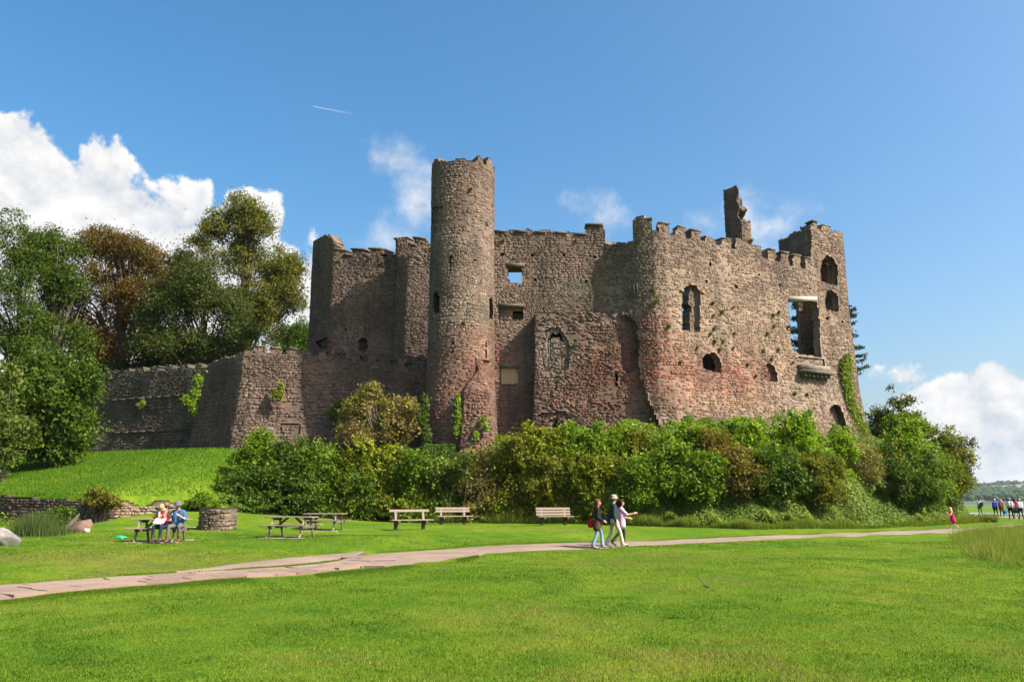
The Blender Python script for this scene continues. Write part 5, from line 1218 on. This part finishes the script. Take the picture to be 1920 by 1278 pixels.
# ================================================================== PICNIC TABLES AND BENCHES
def picnic_table(px, D, py, yaw, label, seed):
    x = (px - 960) / FP * D / 1.02; z = float(gz(x, D)); o = empty('picnic_table', (x, D, z), yaw, label, 'table', 'picnic tables on the lawn', 'thing')
    rr = random.Random(seed); L = 1.85
    for i in range(5): box('tabletop_plank', (L + rr.uniform(-.02, .02), .138, .042), (0, (i - 2) * .147, .745 + rr.uniform(-.003, .003)), M_WOOD, o, (0, rr.uniform(-.004, .004), 0), .007, .003, seed + i)
    for s in (-1, 1):
        for k in (0, 1): box('seat_plank', (L, .125, .042), (0, s * (.62 + k * .135), .45), M_WOOD, o, (0, 0, 0), .007, .003, seed + 9 + k)
    for sx in (-.62, .62):
        for sy in (-1, 1):
            box('leg', (.045, .10, .86), (sx, sy * .44, .36), M_WOOD_SHADE if sy > 0 else M_WOOD, o, (sy * R(27), 0, 0), .006)  # far legs take the darker copy, their shade put into the colour
        box('cross_beam', (.05, 1.5, .10), (sx + .05, 0, .385), M_WOOD_SHADE, o, (0, 0, 0), .006); box('top_bearer', (.05, .68, .09), (sx + .05, 0, .68), M_WOOD_SHADE, o, (0, 0, 0), .006)
        box('brace', (.62, .05, .08), (sx * .62, 0, .55), M_WOOD_SHADE, o, (0, -R(38) * (1 if sx < 0 else -1), 0), .006)
    box('base_pad', (1.7, .32, .04), (0, -.78, -.005), M_CONC, o, (0, 0, 0), .01, .01, seed); box('base_pad', (1.7, .32, .04), (0, .78, -.005), M_CONC, o, (0, 0, 0), .01, .01, seed + 3)
    return o
t1 = picnic_table(306, 28.2, 1000, R(3), 'picnic table with a couple sitting at its near bench', 1)
t2 = picnic_table(549, 31.0, 990, R(-10), 'empty picnic table, the nearer of the two between couple and benches', 2)
t3 = picnic_table(611, 37.6, 980, R(-7), 'empty picnic table close to the hedge behind the other', 3)
def bench(px, D, yaw, slats, label, seed, L=1.95):
    x = (px - 960) / FP * D / 1.02; z = float(gz(x, D)); o = empty('park_bench', (x, D, z), yaw, label, 'bench', 'benches below the bank', 'thing')
    for s in (-.72, .72):
        box('leg', (.16, .13, .50), (s, .20, .22), M_WOOD_SHADE, o, (0, 0, 0), .012)  # shade of the seat is painted into legs and brackets
        box('post', (.12, .09, .52), (s, .27, .70), M_WOOD, o, (-R(11), 0, 0), .01)
        box('bracket', (.10, .52, .11), (s, -.02, .39), M_WOOD_SHADE, o, (0, 0, 0), .01); box('bracket', (.08, .40, .09), (s, 0.0, .27), M_WOOD_SHADE, o, (-R(32), 0, 0), .01)
    for k in range(3): box('seat_slat', (L, .13, .05), (0, -.20 + k * .15, .465), M_WOOD, o, (0, 0, 0), .008, .004, seed + k)
    for k in range(slats):
        zz = .90 - k * .155; box('back_slat', (L * .97, .04, .12), (0, .235 + (zz - .7) * .19, zz), M_WOOD, o, (-R(11), 0, 0), .008, .004, seed + 7 + k)
    return o
bench(772, 39.5, R(30), 1, 'wooden bench with a single back rail beside the two slat bench', 11, 2.15)
bench(852, 46.5, R(28), 2, 'wooden bench with two back slats below the round tower', 12, 2.2)
bench(1040, 46.0, R(22), 3, 'wooden bench with three close back slats left of the walkers', 13, 2.2)

# ================================================================== PEOPLE
def caps_mesh(caps):
    """closed tapered capsules (a, b, ra, rb, tag) as one mesh"""
    V, Fs, off = [], [], 0
    for (a, b, ra, rb, tag) in caps:
        a, b = np.array(a, float), np.array(b, float); t = b - a; L = np.linalg.norm(t)
        t = t / L if L > 1e-6 else np.array([0, 0, 1.0]); s = np.cross(t, [0.31, .21, .93] if abs(t[2]) < .9 else [1, 0.1, 0]); s /= np.linalg.norm(s); w = np.cross(t, s)
        rings = []; n = 10
        for k in range(4): ph = -math.pi / 2 + k * math.pi / 8; rings.append((a + t * ra * math.sin(ph), max(ra * math.cos(ph), 1e-4)))
        rings.append((a, ra)); rings.append((b, rb))
        for k in range(1, 5): ph = k * math.pi / 8; rings.append((b + t * rb * math.sin(ph), max(rb * math.cos(ph), 1e-4)))
        th = np.arange(n) * 2 * math.pi / n
        for c, r in rings: V.append(c + r * (np.cos(th)[:, None] * s + np.sin(th)[:, None] * w))
        m = len(rings)
        for i in range(m - 1):
            for k in range(n): Fs.append((off + i * n + k, off + i * n + (k + 1) % n, off + (i + 1) * n + (k + 1) % n, off + (i + 1) * n + k))
        Fs.append(tuple(off + k for k in range(n - 1, -1, -1))); Fs.append(tuple(off + (m - 1) * n + k for k in range(n))); off += m * n
    return np.concatenate(V), Fs
CLOTH = {}
def cloth(col, rough=.9, var=.3):
    col = tuple(c * .8 for c in col); k = tuple(col)
    if k not in CLOTH: CLOTH[k] = simple('cloth_%d' % len(CLOTH), col, rough, var, 14.0, .3, .006, .15)
    return CLOTH[k]
SKIN = simple('skin', (.42, .225, .155), .55, .10, 12.0, 0, 0, .35); EYE_M = simple('eye', (.03, .025, .02), .3, .1, 5.0); LIP = simple('lip', (.42, .16, .13), .5, .1, 5.0)
def nrm(v): v = np.array(v, float); return v / np.linalg.norm(v)
def person(label, loc, rotz, P):
    """P: pose and clothing. Local frame: x right, y forward, z up"""
    H = P.get('h', 1.0); caps = []; A = lambda a, b, ra, rb, tag: caps.append((np.array(a) * H, np.array(b) * H, ra * H, rb * H, tag))
    lean = P.get('lean', 0.0); hz = P.get('hip', .92); hip = np.array([0, 0, hz])
    up = np.array([0, math.sin(lean), math.cos(lean)]); fw = np.array([0, math.cos(lean), -math.sin(lean)]); rt = np.array([1.0, 0, 0]); fat = P.get('fat', 1.0) * 1.1
    top, bot = 'top', P.get('bottag', 'bottom')
    # pelvis and trunk
    for s in (-1, 1):
        A(hip + rt * .075 * s - fw * .02 - up * .01, hip + rt * .075 * s + up * .02, .112 * fat, .112 * fat, bot)
        A(hip + rt * .075 * s + up * .06, hip + rt * .085 * s + up * .26, .118 * fat, .116 * fat, top)
        A(hip + rt * .085 * s + up * .26 + fw * .01, hip + rt * .10 * s + up * .41, .112 * fat, .10 * fat, top)
        A(hip + rt * .06 * s + up * .47, hip + rt * .165 * s + up * .455, .075, .07, top)
    if P.get('bust'):
        for s in (-1, 1): A(hip + rt * .075 * s + up * .34 + fw * .085, hip + rt * .075 * s + up * .36 + fw * .085, .062, .058, top)
    if P.get('hem'):                                             # blouse, jacket round the hips or dress
        tg, lo, r0, r1 = P['hem']
        for s in (-1, 0, 1): A(hip + rt * .072 * s + up * .08, hip + rt * .080 * s - np.array([0, P.get('hemback', 0), lo]), r0, r1, tg)
    neck = hip + up * .50; nod = P.get('nod', 0.0); turn = P.get('turn', 0.0)
    hup = np.array([0, math.sin(lean + nod), math.cos(lean + nod)]); hf0 = np.array([0, math.cos(lean + nod), -math.sin(lean + nod)])
    hf = nrm(hf0 * math.cos(turn) + rt * math.sin(turn)); hr = np.cross(hf, hup)
    A(neck - up * .02, neck + hup * .09 + fw * .01, .058, .052, 'skin')
    hc = neck + hup * .185 + hf * .02
    A(hc + hup * .035 - hf * .02, hc + hup * .03 + hf * .01, .092, .088, 'skin'); A(hc - hup * .015 + hf * .03, hc - hup * .055 + hf * .045, .07, .052, 'skin')
    A(hc - hup * .0 + hf * .095, hc - hup * .022 + hf * .112, .012, .016, 'skin')                           # nose
    for s in (-1, 1):
        A(hc + hr * .034 * s + hup * .012 + hf * .086, hc + hr * .036 * s + hup * .012 + hf * .087, .0125, .0125, 'eye')
        A(hc + hr * .089 * s - hup * .02, hc + hr * .091 * s + hup * .015 - hf * .01, .016, .02, 'skin')      # ears
    A(hc - hr * .018 - hup * .056 + hf * .088, hc + hr * .018 - hup * .056 + hf * .088, .009, .009, 'lip')
    hs = P.get('hairstyle', 'short'); ht = 'hair'
    if hs != 'none':
        A(hc + hup * .05 - hf * .035, hc + hup * .055 + hf * .015, .10, .086, ht); A(hc + hup * .01 - hf * .06, hc - hup * .03 - hf * .05, .085, .06, ht)
        if hs in ('bob', 'long'):
            dn = .12 if hs == 'bob' else .22
            for s in (-1, 1): A(hc + hr * .07 * s + hup * .03 - hf * .015, hc + hr * .082 * s - hup * (dn - .03) - hf * .02, .05, .038, ht)
            A(hc - hf * .07 + hup * .02, hc - hf * .075 - hup * dn, .07, .055, ht)
    if P.get('beard'): A(hc - hup * .075 + hf * .062, hc - hup * .085 + hf * .05, .042, .045, 'hair')
    # legs: (thigh angle, shin angle, foot pitch, splay)
    low = 9; feet = []
    for s, (a, b, fp, sp) in zip((-1, 1), P['legs']):
        h0 = hip + rt * .095 * s; kx = rt * math.sin(sp) * s
        knee = h0 + .43 * nrm(np.array([0, math.sin(a), -math.cos(a)]) + kx); ank = knee + .41 * np.array([0, math.sin(b), -math.cos(b)])
        bare = P.get('bare', 0); fl = P.get('flare', 0)
        A(h0, knee, .092 * fat, .062, 'skin' if bare == 2 else bot)
        if bare: A(knee, ank + np.array([0, 0, .03]), .056, .036, 'skin')
        else: A(knee, ank + np.array([0, 0, .03]), .061, .050 + fl, bot)
        if P.get('sock'): A(knee * .15 + ank * .85, ank + np.array([0, 0, .03]), .055, .055, 'sock')
        fd = np.array([0, math.cos(fp), math.sin(fp)]); hl = ank - fd * .035 - np.array([0, 0, .045])
        A(ank - np.array([0, 0, .0]), hl, .048, .042, 'shoe'); A(hl, ank + fd * .15 - np.array([0, 0, .058]), .042, .036, 'shoe')
        if P.get('boot'): A(ank + (knee - ank) * .28, ank, .062, .052, 'shoe')
    # arms: directions of upper arm and forearm
    for s, (ud, fd_) in zip((-1, 1), P['arms']):
        sh = hip + rt * .185 * s + up * .445; ud = nrm(ud); fd_ = nrm(fd_); el = sh + ud * .28; wr = el + fd_ * .24; sl = P.get('sleeve', 2)
        A(sh, el, .060, .048, top if sl > 0 else 'skin')
        if sl == 1: A(sh, sh + ud * .2, .066, .062, top)
        if sl >= 2: A(el, wr, .048, .037, top)
        else: A(el, wr, .042, .029, 'skin')
        palm = wr + fd_ * .075; sd_ = np.cross(fd_, rt); sd_ = nrm(sd_) if np.linalg.norm(sd_) > .2 else np.array([0, 0, 1.0]); side = sd_
        nb_ = nrm(np.cross(fd_, side)); A(wr, palm, .030, .034, 'skin')
        curl = P.get('curl', .6)
        for q, (o_, ln) in enumerate(((-.030, .062), (-.010, .074), (.010, .070), (.029, .054))):
            r0 = palm + side * o_ + fd_ * .02; m1 = r0 + fd_ * ln * .55; m2 = m1 + nrm(fd_ * (1 - curl) + nb_ * curl * -s) * ln * .55
            A(r0, m1, .0115, .0105, 'skin'); A(m1, m2, .0105, .0095, 'skin')
        tb0 = wr + side * -.030 + fd_ * .03; A(tb0, tb0 + nrm(fd_ + side * -.7) * .055, .0135, .0115, 'skin')
    V, Fs = caps_mesh(caps)
    zmin = V[:, 2].min(); V[:, 2] -= zmin if not P.get('sit') else 0
    dz = -zmin if not P.get('sit') else 0.0
    me = bpy.data.meshes.new('body'); me.from_pydata([tuple(v) for v in V], [], Fs); me.update()
    root = empty('person', loc, rotz, label, 'person', P.get('group'), 'thing')
    tmp = bpy.data.objects.new('body', me); COL.objects.link(tmp)
    md = tmp.modifiers.new('r', 'REMESH'); md.mode = 'VOXEL'; md.voxel_size = P.get('voxel', .0155)
    m2 = tmp.modifiers.new('s', 'SMOOTH'); m2.factor = .45; m2.iterations = 3
    dg = bpy.context.evaluated_depsgraph_get(); me2 = bpy.data.meshes.new_from_object(tmp.evaluated_get(dg))
    bpy.data.objects.remove(tmp); bpy.data.meshes.remove(me); me2.name = 'body'
    # clothing regions by the nearest limb
    n = len(me2.polygons); ctr = np.empty(n * 3); me2.polygons.foreach_get('center', ctr); ctr = ctr.reshape(-1, 3) - np.array([0, 0, dz])
    best = np.full(n, 1e9); idx = np.zeros(n, int)
    for i, (a, b, ra, rb, tag) in enumerate(caps):
        ab = b - a; tt = np.clip(((ctr - a) @ ab) / (ab @ ab + 1e-9), 0, 1); dd = np.linalg.norm(ctr - a - tt[:, None] * ab, axis=1) - (ra + (rb - ra) * tt)
        m_ = dd < best; best[m_] = dd[m_]; idx[m_] = i
    tags = sorted({c[4] for c in caps}); mats = dict(skin=SKIN, eye=EYE_M, lip=LIP)
    me2.materials.clear()
    for tg in tags: me2.materials.append(mats.get(tg) or cloth(P['col'][tg]))
    me2.polygons.foreach_set('material_index', np.array([tags.index(caps[i][4]) for i in idx], dtype=np.int32)); me2.polygons.foreach_set('use_smooth', np.ones(n, bool)); me2.update()
    o = bpy.data.objects.new('body', me2); COL.objects.link(o); o.parent = root
    if P.get('hat'):
        colh, brim, hgt = P['hat']; V, Fs = [], []; prof = [(.0, hgt), (.06, hgt - .006), (.090, hgt - .03), (.102, .05), (.104, .03), (brim, -.012), (brim, -.022), (.102, .015), (.09, .02)]; m = 18
        for r_, z_ in prof:
            for k in range(m): th_ = k * 2 * math.pi / m; V.append(hc + hr * r_ * math.cos(th_) + hf * r_ * 1.12 * math.sin(th_) + hup * (z_ + .03))
        for i in range(len(prof) - 1):
            for k in range(m): Fs.append((i * m + k, i * m + (k + 1) % m, (i + 1) * m + (k + 1) % m, (i + 1) * m + k))
        V = np.array(V) * H; V[:, 2] += dz; mobj('hat', V, np.array(Fs), cloth(colh), root, None, True, world=False)
    return root, dz
def blob(name, label, catg, loc, size, col, rot=(0, 0, 0), seed=0, strap=None, group=None):
    """a soft bag: rounded, slumped box with a flap, pocket and strap"""
    o = empty(name, loc, rot[2], label, catg, group, 'thing')
    def soft(nm, sz, off, c):
        bm = bmesh.new(); bmesh.ops.create_cube(bm, size=1.0); bmesh.ops.subdivide_edges(bm, edges=bm.edges, cuts=4, use_grid_fill=True); rr = random.Random(seed)
        for v in bm.verts:
            p = v.co * 2; q = p.normalized(); p = p * .45 + q * .55 * 1.25; k = 1 + .12 * math.sin(p.x * 3 + seed) * math.cos(p.z * 2.5); bulge = 1 + .18 * (0.5 - p.z) * .5
            v.co = Vector((p.x * sz[0] / 2 * k * bulge, p.y * sz[1] / 2 * bulge, p.z * sz[2] / 2))
        me = bpy.data.meshes.new(nm); bm.to_mesh(me); bm.free(); me.materials.append(cloth(c)); me.polygons.foreach_set('use_smooth', np.ones(len(me.polygons), bool))
        ob = bpy.data.objects.new(nm, me); COL.objects.link(ob); ob.parent = o; ob.location = off; return ob
    soft('bag_body', size, (0, 0, 0), col); soft('flap', (size[0] * .96, size[1] * .35, size[2] * .5), (0, -size[1] * .42, size[2] * .22), tuple(c * .8 for c in col))
    if strap is not None:
        V, Fq = tube(np.array(strap), [.014] * len(strap), 6); me = raw_mesh('strap', V, Fq, None, True); me.materials.append(cloth((.03, .03, .035))); ob = bpy.data.objects.new('strap', me); COL.objects.link(ob); ob.parent = o
    return o
def on_ground(px, D): x = (px - 960) / FP * D / 1.02; return (x, D, float(gz(x, D)) + .022)
# walking three: they move to the right along the path (forward = +x)
WALK = R(-90)
pA = on_ground(1120, 28.75)
person('woman in black top and pale jeans with brown jacket tied at her waist', pA, WALK - R(6), dict(h=.97, hip=.90, legs=[(R(18), R(2), 0, 0), (R(-6), R(-20), R(-14), 0)], arms=[((-.15, -.1, -1), (0, .8, -.45)), ((.1, -.05, -1), (-.2, .85, -.5))], hairstyle='bob', bust=1, flare=.022,
    hem=('wrap', .20, .135, .15), hemback=.04, col=dict(top=(.018, .018, .022), bottom=(.24, .38, .50), wrap=(.105, .052, .036), shoe=(.36, .30, .25), hair=(.13, .062, .03)), group='three people walking on the path'))
pB = on_ground(1150, 28.85)
person('man in beige sun hat, dark green jumper and cream trousers on the path', pB, WALK, dict(h=1.045, hip=.90, fat=1.08, legs=[(R(-10), R(-24), R(-20), 0), (R(26), R(10), R(14), 0)], arms=[((-.1, .1, -1), (0, .45, -.9)), ((.12, -.05, -1), (.0, .25, -.95))], hairstyle='short', turn=R(-25),
    hat=((.36, .30, .22), .135, .125), flare=.02, col=dict(top=(.030, .045, .045), bottom=(.50, .46, .37), shoe=(.50, .46, .42), hair=(.16, .11, .08)), group='three people walking on the path'))
pC = on_ground(1164, 29.6)
person('dark haired woman in lilac blouse pointing ahead on the path', pC, WALK, dict(h=.955, hip=.90, fat=1.1, bust=1, legs=[(R(14), R(-2), 0, 0), (R(-14), R(-40), R(-30), 0)], arms=[((-.1, .2, -1), (0, .9, -.2)), ((.05, .62, -.62), (-.05, .95, .18))], sleeve=1, hairstyle='bob', boot=1, curl=.1,
    hem=('top', .14, .15, .155), col=dict(top=(.58, .40, .50), bottom=(.035, .035, .04), shoe=(.10, .055, .045), hair=(.025, .017, .014)), group='three people walking on the path'))
blob('shoulder_bag', 'red and black shoulder bag hanging behind the woman in black', 'bag', (pA[0] - .26, pA[1] + .02, pA[2] + .88), (.20, .16, .30), (.32, .012, .02), (0, 0, R(90)), 1, [(.06, 0, .12), (.06, -.10, .32), (.04, -.20, .50)])
blob('waist_bag', 'navy bag slung at the back of the man in the sun hat', 'bag', (pB[0] - .26, pB[1] - .02, pB[2] + .96), (.24, .2, .30), (.02, .026, .06), (0, 0, R(90)), 2, [(.06, 0, .12), (.06, -.10, .28), (.04, -.20, .46)])
# the seated couple on the near bench of the left table, facing the camera
tz1 = t1.location; sa = np.array([tz1[0], tz1[1], tz1[2]])
bz = .45 + .12
sitp = dict(sit=1, hip=bz, boot=1)
person('woman in salmon pink top reading with head bowed at the picnic table', (sa[0] + .34, sa[1] - .66, sa[2]), R(180), dict(sitp, h=.96, lean=R(8), nod=R(38), bust=1, legs=[(R(82), R(4), 0, .06), (R(84), R(2), 0, .10)], arms=[((-.45, .25, -.85), (.55, .75, -.1)), ((.45, .25, -.85), (-.55, .75, -.1))], hairstyle='short', sock=1, sleeve=2,
    col=dict(top=(.62, .20, .17), bottom=(.022, .028, .055), shoe=(.075, .045, .04), sock=(.60, .06, .14), hair=(.42, .27, .13))))
person('man in blue shirt and grey brimmed hat with clasped hands at the picnic table', (sa[0] + .86, sa[1] - .68, sa[2]), R(180), dict(sitp, h=.99, lean=R(6), nod=R(8), turn=R(20), fat=1.05, legs=[(R(84), R(-14), 0, .25), (R(84), R(6), 0, .10)], arms=[((-.35, .25, -.85), (.55, .62, .45)), ((.35, .25, -.85), (-.55, .62, .45))], hairstyle='short', beard=1, sleeve=1,
    hat=((.13, .125, .14), .15, .11), col=dict(top=(.045, .12, .26), bottom=(.12, .12, .125), shoe=(.16, .075, .05), hair=(.14, .11, .09))))
# scarf, papers, dropped bag
sx, sy, sz = sa[0] + .34, sa[1] - .66, sa[2]
th = np.linspace(0, 2 * math.pi, 15); V, Fq = tube(np.stack([sx + .085 * np.cos(th), sy - .13 + .075 * np.sin(th), sz + 1.075 + .02 * np.cos(th * 2)], -1), [.036] * 15, 8)
V2, F2 = tube(np.array([(sx - .05, sy - .21, sz + 1.06), (sx - .055, sy - .25, sz + .95), (sx - .05, sy - .25, sz + .82)]), [.035, .04, .03], 8); V, Fq = cat([(V, Fq), (V2, F2)])
props(mobj('scarf', V, Fq, cloth((.42, .42, .42)), None, None, True, origin=(sx, sy, sz + 1)), 'grey scarf round the neck of the woman in salmon pink', 'scarf', None, 'thing')
M_PAPER = simple('paper', (.68, .66, .62), .7, .06, 20.0)
def book(name, label, x, y, z, w, l, tilt, col=M_PAPER):
    o = empty(name, (x, y, z), 0, label, 'book', None, 'thing')
    for s in (-1, 1): box('page_block', (w, l, .014), (s * w * .49, 0, .02), col, o, (tilt, s * -R(12), 0), .002)
    box('cover', (w * 2.05, l * 1.04, .004), (0, 0, .004), cloth((.25, .3, .4)), o, (tilt, 0, 0), 0); return o
book('open_book', 'open white map or book on the lap of the woman in pink', sx + .03, sy - .36, sz + .69, .17, .24, R(38))
book('folded_map', 'folded white paper lying on the bench beside the woman in pink', sa[0] + .02, sa[1] - .69, sa[2] + .475, .11, .16, 0)
gx_, gy_, _q = ghit(226, 1010); rg = np.random.default_rng(9); bm = bmesh.new(); bmesh.ops.create_icosphere(bm, subdivisions=3, radius=.14)
for v in bm.verts: v.co *= 1 + .55 * (float(vn(v.co.x * 14 + 4, v.co.y * 14, v.co.z * 14, 3)) - .5); v.co.z *= .5
me = bpy.data.meshes.new('plastic_bag'); bm.to_mesh(me); bm.free(); me.materials.append(simple('green_plastic', (.02, .30, .13), .35, .25, 9.0)); o = bpy.data.objects.new('plastic_bag', me); COL.objects.link(o)
o.location = (gx_, gy_, float(gz(gx_, gy_)) + .05); o.scale = (1.4, 1, 1); props(o, 'crumpled green plastic bag lying on the grass left of the couple', 'bag', None, 'thing')
# the running child
pc_ = gpt(1788, 993.5, 0.02); 
child, _ = person('small blond girl in magenta dress running along the path', (pc_[0], pc_[1], .03), R(72), dict(h=.72, hip=.84, lean=R(6), voxel=.012, legs=[(R(20), R(8), R(10), 0), (R(2), R(-58), R(-40), 0)], arms=[((-.35, .35, -.7), (.0, .8, .5)), ((.45, -.35, -.65), (.1, .7, -.1))], sleeve=0, bare=2, hairstyle='long',
    hem=('top', .22, .13, .20), hemback=.05, col=dict(top=(.52, .018, .10), bottom=(.52, .018, .10), shoe=(.75, .73, .72), hair=(.62, .42, .17))))
# walkers far along the path, seen from behind
FG = 'walkers in the distance on the path'
def far_person(label, px, py, D, hsc, P, yaw=R(-12)):
    x, y = gpt(px, py, 0.0); s = D / y; loc = (x * s, D, float(gz(x * s, D)) + .03); base = dict(h=hsc, voxel=.024, legs=[(R(12), R(0), 0, 0), (R(-10), R(-18), R(-15), 0)], arms=[((-.15, -.1, -1), (0, .2, -1)), ((.15, .1, -1), (0, .2, -1))], group=FG)
    base.update(P); return person(label, loc, yaw, base)[0]
far_person('far walker in royal blue jumper with white hair', 1868, 967, 79, 1.0, dict(fat=1.15, col=dict(top=(.02, .06, .42), bottom=(.02, .022, .03), shoe=(.03, .03, .03), hair=(.6, .58, .55))))
far_person('far walker with blond hair in red checked top', 1879.5, 967.5, 78, .97, dict(fat=1.1, hairstyle='bob', bare=0, hem=('top', .12, .12, .14), col=dict(top=(.28, .06, .05), bottom=(.022, .022, .025), shoe=(.5, .35, .28), hair=(.5, .38, .2))))
far_person('far walker in pale checked shirt and dark trousers', 1896.5, 971.5, 70, 1.03, dict(fat=1.15, sleeve=1, arms=[((-.35, -.2, -1), (.3, .6, -.5)), ((.35, -.1, -1), (0, .3, -1))], col=dict(top=(.50, .50, .53), bottom=(.018, .024, .03), shoe=(.03, .03, .03), hair=(.35, .33, .30))))
far_person('far walker in bright red top and dark skirt', 1906, 971, 71.5, .98, dict(hairstyle='bob', sleeve=0, bare=1, hem=('bottom', .3, .11, .15), col=dict(top=(.45, .01, .04), bottom=(.02, .02, .022), shoe=(.05, .04, .04), hair=(.10, .045, .03))))
far_person('far walker in white shirt and pale cap at the right edge', 1915, 972, 69.5, 1.0, dict(fat=1.2, sleeve=1, hat=((.5, .5, .5), .115, .11), col=dict(top=(.66, .67, .70), bottom=(.02, .026, .045), shoe=(.03, .03, .03), hair=(.4, .38, .36))))
f6 = far_person('far walker with dark rucksack half hidden behind the end of the bank', 1838.5, 963, 92, 1.0, dict(col=dict(top=(.50, .52, .55), bottom=(.03, .035, .05), shoe=(.03, .03, .03), hair=(.08, .06, .05))))
blob('rucksack', 'dark green rucksack on the walker half hidden by the bank', 'bag', (f6.location.x + .08, f6.location.y - .22, 1.2), (.32, .22, .46), (.015, .03, .03), (0, 0, 0), 5, [(.1, .1, .2), (.12, .25, .3), (.12, .3, .1)])
f2x = far_x = None
bx_, by_ = gpt(1884.5, 967.5, 0); s = 78 / by_; blob('carrier_bag', 'bright blue carrier bag held by the walker in the red checked top', 'bag', (bx_ * s, 77.8, .55), (.26, .14, .36), (.02, .25, .62), (0, 0, 0), 6, [(-.05, 0, .15), (0, 0, .32), (.05, 0, .15)])

# ================================================================== BIRD, AIRCRAFT
sp = at(1323, 1098, 12.0); sw = empty('swallow', tuple(sp), R(20), 'dark swallow skimming low over the foreground lawn', 'bird', None, 'thing'); M_BIRD = simple('bird_plumage', (.045, .03, .028), .6, .3, 20.0)
caps = [((-.06, 0, 0), (.06, 0, 0), .014, .024, 'b'), ((.06, 0, .004), (.085, 0, .006), .021, .015, 'b'), ((.09, 0, .004), (.105, 0, .002), .006, .002, 'b')]
V, Fs = caps_mesh(caps); mobj('body', V, Fs, M_BIRD, sw, None, True, world=False)
def wing(s):
    pts = [(.035, 0), (.045, .05), (.03, .10), (-.02, .15), (-.075, .185), (-.03, .11), (-.025, .05), (-.03, 0)]; V = []
    for zz in (0.004, -.002):
        for x_, y_ in pts: V.append((x_, s * y_, zz + .35 * y_ - 1.0 * y_ * y_ ))
    n = len(pts); F_ = [tuple(range(n)), tuple(range(2 * n - 1, n - 1, -1))] + [(i, (i + 1) % n, n + (i + 1) % n, n + i) for i in range(n)]
    return np.array(V), F_
for s in (1, -1): V, F_ = wing(s); mobj('wing', V, F_, M_BIRD, sw, None, world=False)
V = np.array([(-.05, .012, 0), (-.05, -.012, 0), (-.14, -.03, 0), (-.085, 0, 0), (-.14, .03, 0)] + [(-.05, .012, -.005), (-.05, -.012, -.005), (-.14, -.03, -.003), (-.085, 0, -.003), (-.14, .03, -.003)])
mobj('tail', V, [(0, 4, 3, 2, 1), (5, 6, 7, 8, 9), (0, 1, 6, 5), (1, 2, 7, 6), (2, 3, 8, 7), (3, 4, 9, 8), (4, 0, 5, 9)], M_BIRD, sw, None, world=False)
sw.rotation_euler = (R(38), R(8), R(65))
# jet with its vapour trail
DJ = 9000.0; p0 = at(588, 200, DJ); p1 = at(668, 215, DJ); jd = p1 - p0
jet = empty('jet_aircraft', tuple(p0), math.atan2(jd[1], jd[0]), 'tiny airliner drawing a vapour trail across the blue sky', 'aircraft', None, 'thing'); M_JET = simple('jet_white', (.75, .76, .78), .4, .05, 1.0)
V, Fs = caps_mesh([((-18, 0, 0), (16, 0, 0), 2.0, 2.2, 'b')]); mobj('fuselage', V, Fs, M_JET, jet, None, True, world=False)
for s in (1, -1): mobj('wing', np.array([(-6, 0, 0), (2, 0, 0), (9, s * 17, 1), (6, s * 17, 1), (-6, 0, .6), (2, 0, .6), (9, s * 17, 1.3), (6, s * 17, 1.3)]), np.array(BOXF), M_JET, jet, None, world=False)
mobj('tail_fin', np.array([(10, -.2, 1), (16, -.2, 1), (18, -.2, 8), (15, -.2, 8), (10, .2, 1), (16, .2, 1), (18, .2, 8), (15, .2, 8)]), np.array(BOXF), M_JET, jet, None, world=False)
n = 24; s_ = np.linspace(0.04, 1, n); V, Fq = tube(p0 + jd * s_[:, None] + np.random.default_rng(3).normal(0, 1.0, (n, 3)), list(2.5 + 6 * s_), 8); al = np.repeat(1 - s_, 8)
mtr, t, p, out = new_mat('vapour'); tr = ND(t.nt, 'ShaderNodeBsdfTransparent'); df = ND(t.nt, 'ShaderNodeBsdfDiffuse'); df.inputs[0].default_value = (.9, .9, .9, 1); mxs = ND(t.nt, 'ShaderNodeMixShader')
s3 = ND(t.nt, 'ShaderNodeSeparateColor'); t.link(attr(t), s3.inputs[0]); t.link(s3.outputs[0], mxs.inputs[0]); t.link(tr.outputs[0], mxs.inputs[1]); t.link(df.outputs[0], mxs.inputs[2]); t.link(mxs.outputs[0], out.inputs[0])
props(mobj('vapour_trail', V, Fq, mtr, None, np.repeat((al * .38)[:, None], 3, 1), True), 'thin white vapour trail fading across the blue sky', 'vapour trail', None, 'stuff')

# ================================================================== HAZE over the estuary
mhz = bpy.data.materials.new('haze_air'); mhz.use_nodes = True; mhz.node_tree.nodes.clear()
ho = mhz.node_tree.nodes.new('ShaderNodeOutputMaterial'); hv = mhz.node_tree.nodes.new('ShaderNodeVolumePrincipled')
hv.inputs['Color'].default_value = (.72, .82, .95, 1); hv.inputs['Density'].default_value = 6.5e-5; hv.inputs['Anisotropy'].default_value = 0.2
mhz.node_tree.links.new(hv.outputs[0], ho.inputs['Volume'])
hb = mobj('haze', np.array([(x, y, z) for z in (-6.0, 140.0) for (x, y) in ((-5600, -120), (6600, -120), (6600, 5600), (-5600, 5600))]), np.array(BOXF), mhz)
props(hb, 'thin pale sea haze in the air over the estuary', 'haze', None, 'stuff')
